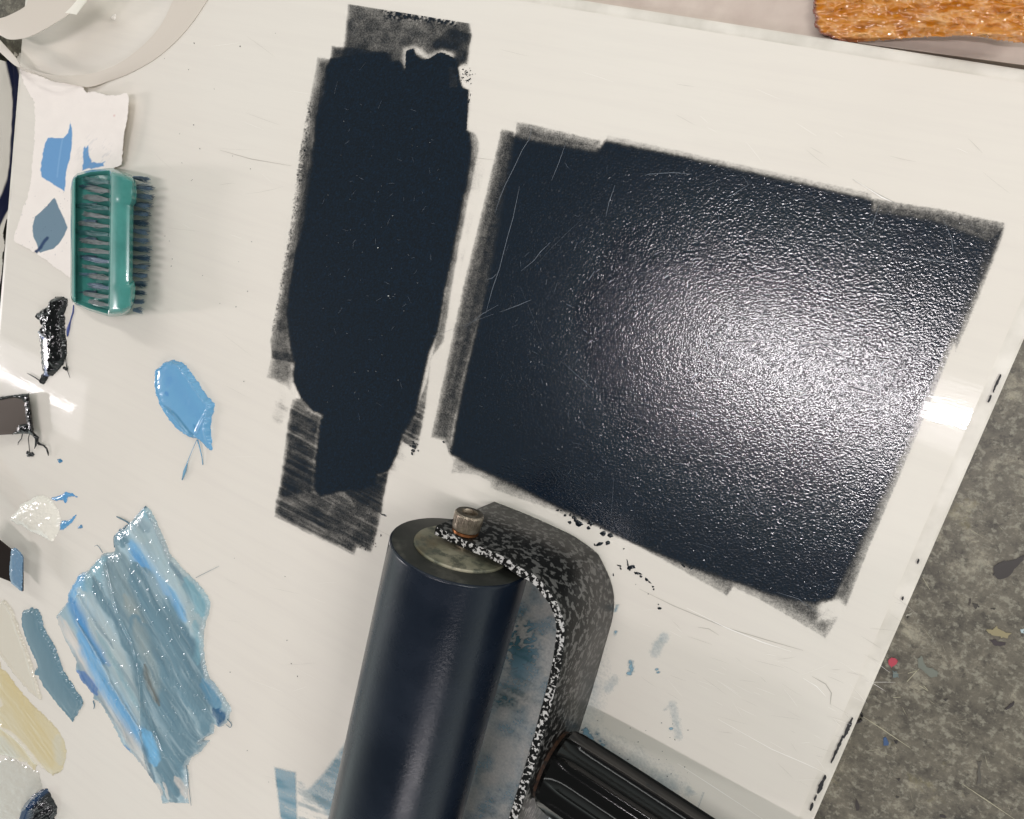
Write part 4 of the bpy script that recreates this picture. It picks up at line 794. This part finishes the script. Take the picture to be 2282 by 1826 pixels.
for P, r in (([(73,966),(84,976),(82,985),(88,990),(100,994)], .0010), ([(72,968),(80,978),(80,992),(77,1000)], .0007), ([(66,966),(63,978),(66,1005),(66,1010)], .0003), ([(50,968),(48,978),(41,986),(40,992)], .00035), ([(98,994),(104,1000),(107,1010),(108,1016)], .0006)):
    tube('paint_wisp', [at(x, y, .004-.003*i/len(P)) for i, (x, y) in enumerate(P)], [r]*(len(P)-1)+[r*.4], MK, k1, 6)
k2 = knife('palette_knife', [(20,1222),(50,1243),(50,1318),(22,1296),(-40,1272),(-60,1262),(-60,1212),(-38,1176)], .014, .004, 'narrow palette knife with slate blue paint on its tip', (5, 6, (-1,.1,.22)))
k2.children[0].data.materials[0] = mat('dark_blade', srgb(46,36,32), .3, .6)
edge_paint(k2, [(26,1224),(34,1222),(44,1230),(52,1240),(51,1280),(49,1318),(40,1312),(26,1300),(22,1285),(22,1260),(24,1240)], .014, .004, lambda X, Y: np.broadcast_to(np.array(srgb(112,142,168)), X.shape+(3,)).copy(), .0009, sd=4)

# ------------------------------------------------------------------ curled white strips, top left
def ribbon(name, A, B, za, zb, m, label, cat='strip', n=8, th=.0004, parent=None, colfn=None):
    """two edges in photo pixels with their own heights"""
    A = smooth_line([(*a, z) for a, z in zip(A, za)], n); B = smooth_line([(*b, z) for b, z in zip(B, zb)], n); rows = []
    for a, b in zip(A, B):
        P = at(*a); Q = at(*b); up_ = np.array([0,0,th]); mid = (P+Q)/2+[0,0,.0006]; r_ = [P, mid, Q]; rows.append(r_+[q-up_ for q in r_[::-1]])
    o = loft(name, rows, m, parent, True, True, True); autosmooth(o, 40); return tag(o, label, cat) if label else o
ribbon('paper_strip', [(500,-60),(462,0),(430,48),(392,92),(345,132),(290,163),(240,182),(200,194),(165,190),(130,182),(98,172),(70,160),(46,152),(30,144),(0,117),(-30,90)],
       [(420,-60),(390,-8),(362,50),(332,88),(296,120),(258,145),(210,163),(170,168),(140,168),(110,166),(80,160),(60,155),(47,149),(34,128),(0,90),(-30,55)],
       [.0005,.0005,.0005,.0005,.0005,.0006,.0010,.003,.005,.008,.011,.012,.012,.010,.008,.004], [.0030,.0030,.0030,.0032,.0034,.0036,.004,.006,.010,.012,.014,.014,.013,.012,.010,.004], M_strip, 'longest curled white strip sweeping round the top left corner')
ribbon('paper_strip', [(-40,60),(0,79),(20,88),(50,86),(75,78),(105,62),(135,44),(155,30),(185,0),(215,-40)], [(-40,48),(0,41),(25,32),(57,13),(64,-10),(75,-30),(90,-45),(105,-55),(120,-60),(150,-90)],
       [.022]*10, [.024]*10, M_strip, 'broad raised white strip curling over the top left corner')
ribbon('paper_strip', [(145,29),(160,14),(176,-6),(200,-40)], [(170,33),(182,15),(194,0),(225,-40)], [.028]*4, [.026]*4, mat('bright_strip_end', srgb(240,234,222), .45), 'short bright white strip end beside the broad strip')
small('paper_scrap', [(244,40),(257,31),(256,47)], srgb(240,232,224), 'tiny white triangular scrap inside the curled strip', .0004)['category'] = 'paper'

# ------------------------------------------------------------------ beyond the slab: board, amber sheet, cloth, bits on the table
q = [at(x, y, -.0045) for x, y in ((1000,-40),(1278,4),(1800,81),(2000,108),(2150,128),(2330,152),(2400,-200),(1000,-260))]
bd = prism('board', [(p[0], p[1]) for p in q], -.0100, -.0045, M_pinkboard); tag(bd, 'flat pinkish grey board beyond the top edge of the slab', 'board')
def b_amber(nt, b):
    at_ = nd(nt, 'ShaderNodeAttribute', attribute_name='Col'); nt.links.new(at_.outputs['Color'], b.inputs['Base Color']); v = coords(nt)
    n = noise(nt, v, 150, 3, .55, .6); bump(nt, b, n, .4, .0005)
M_amber = mat('amber_resin', rough=.05, spec=.8, build=b_amber, Subsurface_Weight=.1, Subsurface_Radius=(.004,.0015,.0004), Subsurface_Scale=.6, Coat_Weight=1.0, Coat_Roughness=.03)
AM = [(1818,-6),(1812,10),(1814,28),(1820,40),(1813,55),(1822,62),(1828,72),(1838,78),(1850,80),(1856,88),(1870,90),(1900,92),(1930,91),(1960,90),(2000,85),(2050,81),(2100,80),(2140,78),(2180,80),(2220,87),(2260,92),(2300,95),(2330,60),(2330,-60),(1818,-60)]
def amber_mesh():
    P = np.array(AM, float); X, Y = np.meshgrid(np.arange(1806, 2332, 1.6), np.arange(-60, 98, 1.6)); d = sdist(X, Y, AM)+5*(fbm(X/6, Y/6, 101)-.5)*sst(1990, 1870, X)+1*(fbm(X/4, Y/4, 102)-.5)
    n = fbm(X/30, Y/16, 103, 3); n2 = fbm((X+.3*Y)/20, (Y-.3*X)/8, 104, 3)
    Z = -.0040+.0010+.011*sst(1900, 2150, X)+.0040*sst(1880, 1815, X)*.4+.0060*(fbm((X+Y*.4)/38, Y/15, 108, 3)-.5)+.0016*(n2-.5)+.0014*(1-np.exp(-np.maximum(d, 0)/4))
    t = sst(.38, .62, n)[..., None]; rgb = np.array(srgb(194,120,16))*(1-t)+np.array(srgb(206,142,66))*t
    t2 = (sst(.50, .75, n2)*.45)[..., None]; rgb = rgb*(1-t2)+np.array(srgb(218,168,112))*t2
    pod = (.5*sst(.50, .75, fbm(X/30, Y/22, 109, 4)))[..., None]; rgb = rgb*(1-pod)+np.array(srgb(178,98,8))*pod
    ed = sst(9, 1, d)*sst(2000, 1850, X); rgb = rgb*(1-ed[..., None])+np.array(srgb(120,50,24))*ed[..., None]
    B = at_np(X, Y, Z); Fq = gridfaces(*X.shape); keep = d.ravel()[Fq].max(1) > 0; C = np.concatenate([rgb, np.ones(X.shape+(1,))], -1).reshape(-1, 4)
    V, Fq, C = compact(B.reshape(-1, 3), Fq[keep], C); Fq = up(V, Fq); nV = len(V)
    V2 = V.copy(); V2[:, 2] -= .0012; e = {}
    for f in Fq:
        for i in range(4):
            a, b = int(f[i]), int(f[(i+1)%4]); e[(a, b)] = 1
    side = [(b, a, a+nV, b+nV) for (a, b) in e if (b, a) not in e]
    return np.concatenate([V, V2]), np.concatenate([Fq, Fq[:, ::-1]+nV, np.array(side)]), np.concatenate([C, C])
V, Fq, C = amber_mesh(); am = link('amber_sheet', np_mesh('amber_sheet', V, Fq, C), M_amber, None, True); tag(am, 'glossy wrinkled orange amber sheet lying over the top right edge', 'resin sheet')

# striped cloth beside the left edge
def cloth():
    x0, x1, y0, y1 = -.64, XL-.0015, -.30, .055; X, Y = np.meshgrid(np.linspace(x0, x1, 150), np.linspace(y0, y1, 320))
    edge = XL-.0005-.006*fbm(Y*0+1, Y/.02, 120, 3)-.05*sst(.030, .060, Y)
    f = fbm(X/.020, Y/.055, 121, 4); ridge = fbm((X+.25*Y)/.010, Y/.05, 122, 3)
    Z = -SLAB_T+.0015+.010*f+.004*ridge; P = X+.35*Y*.0+.016*(fbm(X/.04, Y/.06, 123)-.5)+.010*np.sin(Y/.03)
    s = ((P-x0)/.030) % 1; t = sst(.02, .08, np.abs(s-.5)-.16)[..., None]; rgb = np.array(srgb(22,26,48))*(1-t)+np.array(srgb(196,190,180))*t
    top = (Y+.10*0) < (.045-.04*fbm(X/.02, X*0, 130)); keepv = (X < edge) & top
    V = np.stack([X, Y, Z], -1).reshape(-1, 3); Fq = gridfaces(*X.shape); keep = keepv.ravel()[Fq].all(1); C = np.concatenate([rgb, np.ones(X.shape+(1,))], -1).reshape(-1, 4); V, Fq, C = compact(V, Fq[keep], C)
    return V, up(V, Fq), C
V, Fq, C = cloth(); cl = link('striped_cloth', np_mesh('striped_cloth', V, Fq, C), mat('cotton_cloth', rough=.9, spec=.1, build=b_paper), None, True); tag(cl, 'crumpled navy and white striped cloth beside the left slab edge', 'cloth')

ZT = -SLAB_T
def chip(name, poly, colr, label, cat, h=.0003, rough=.6):
    pts = [at(x, y, ZT) for x, y in poly]; o = prism(name, [(p[0], p[1]) for p in pts], ZT-.0001, ZT+h, mat(name+'_paint', colr, rough)); 
    if label: tag(o, label, cat)
    return o
M_t1 = []
def spot(poly, colr, rough=.5):
    pts = [at(x, y, ZT) for x, y in poly]; o = prism('paint_stain', [(p[0], p[1]) for p in pts], ZT-.0001, ZT+.00012, mat('stain', colr, rough)); o.parent = table; return o
sx = lambda pts: [(1782+x/2.756, 1200+y/2.756) for x, y in pts]
def jag(poly, a=1.5, n=4):
    out = []
    for i in range(len(poly)):
        p = poly[i]; q = poly[(i+1) % len(poly)]
        for k in range(n): t = k/n; out.append((p[0]+(q[0]-p[0])*t+random.gauss(0, a*.5), p[1]+(q[1]-p[1])*t+random.gauss(0, a*.5)))
    return out
spot(jag(sx([(545,745),(565,732),(590,738),(605,755),(585,775),(565,790),(545,775)]), 2), srgb(176,62,78)); spot(sx([(515,1225),(530,1220),(548,1258),(545,1272),(515,1272)]), srgb(58,84,122)); spot(jag(sx([(580,1240),(605,1242),(600,1262),(585,1260)]), 1), srgb(44,40,38))
spot(jag(sx([(725,740),(750,722),(762,760),(780,790),(820,800),(850,825),(845,850),(800,852),(760,815),(730,790)]), 1.5), srgb(112,116,106)); spot(jag(sx([(1195,170),(1240,140),(1300,140),(1378,105),(1378,130),(1330,180),(1280,240),(1225,255),(1190,225)]), 2), srgb(62,58,56), .3)
spot(jag(sx([(1165,625),(1200,620),(1220,632),(1270,640),(1240,662),(1200,655)]), 2), srgb(58,50,52)); spot(jag(sx([(1260,1050),(1300,1010),(1325,1000),(1310,1030),(1270,1055)]), 1.5), srgb(54,48,48)); spot(jag(sx([(1060,400),(1090,400),(1105,420),(1080,432)]), 1.5), srgb(62,58,52)); spot(jag(sx([(1040,370),(1055,372),(1050,400),(1040,415)]), 1), srgb(66,60,54))
spot(jag(sx([(1170,428),(1205,428),(1195,442)]), 1), srgb(62,58,52)); spot(jag(sx([(880,985),(910,985),(900,1000)]), 1), srgb(58,54,50)); spot(jag(sx([(590,1475),(620,1475),(610,1492)]), 1), srgb(58,54,50)); spot(jag(sx([(1355,560),(1378,560),(1375,585),(1360,582)]), 1.5), srgb(170,186,190))
spot(jag(sx([(1140,560),(1200,545),(1290,590),(1250,610),(1180,590)]), 4), srgb(142,132,100)); spot(jag(sx([(1090,1370),(1115,1365),(1110,1500),(1092,1505)]), 3), srgb(84,80,72)); spot(jag(sx([(650,470),(690,458),(680,478),(655,485)]), 2), srgb(150,146,134)); spot(jag(sx([(565,820),(600,822),(605,848),(580,855)]), 3), srgb(104,116,114))
for _ in range(12):
    x, y = random.uniform(1830, 2282), random.uniform(800, 1826)
    if x > 2290-.4473*(y-800): r = random.choice([1.2, 1.8, 2.5, 4, 6]); spot(blob_outline(x, y, r, 8, random.uniform(1, 2.4), random.random()*3), random.choice([srgb(64,60,54), srgb(74,68,60), srgb(148,142,120), srgb(56,50,48), srgb(122,128,116), srgb(138,130,96)]))
sc_ = []
for ln in ([(370,1082),(520,1180),(682,1290)],[(755,240),(800,315)],[(1000,1510),(1150,1610),(1320,1725)],[(620,975),(575,978)],[(735,905),(790,938)],[(660,880),(730,805)],[(665,830),(725,812)],[(760,905),(785,930)]): sc_.append((sx(ln), .0004 if ln[0][0] in (370,755,1000) else .0007))
for _ in range(40):
    x, y = random.uniform(1880, 2282), random.uniform(850, 1826); a = random.uniform(-.3, 1.4); L = random.uniform(5, 40)
    if x > 2300-.4473*(y-800): sc_.append(([(x, y), (x+L*.5*math.cos(a), y+L*.5*math.sin(a)+.5), (x+L*math.cos(a), y+L*math.sin(a))], random.uniform(.00006, .00015)))
slivers('table_scratch', sc_, mat('table_scratch', srgb(176,170,146), .6), table, ZT+.00025, 'stuff')
# small wire ring lying on the table
c = at(1911+13, 1605, ZT+.0010); rg = []
for i in range(29):
    t = 2*math.pi*i/28*.93+.4; rg.append(c+np.array([.0042*math.cos(t)*.75, .0034*math.sin(t), .0003*math.sin(t*2)])+np.array([-.004,.0,0]))
tag(tube('wire_ring', rg, .0006, mat('dark_metal_wire', (.05,.045,.045), .2, .9), None, 10), 'tiny dark wire ring on the stained table right of slab', 'ring')
for P, lb in (([(33,116),(39,122),(40,126),(32,127)], 'small pale flake on the dark table under the strips'), ([(14,147),(18,146),(19,150),(15,151)], 'smallest pale speck on the dark table by the left edge')):
    chip('paper_flake', P, srgb(200,192,178), lb, 'paper', .0004)
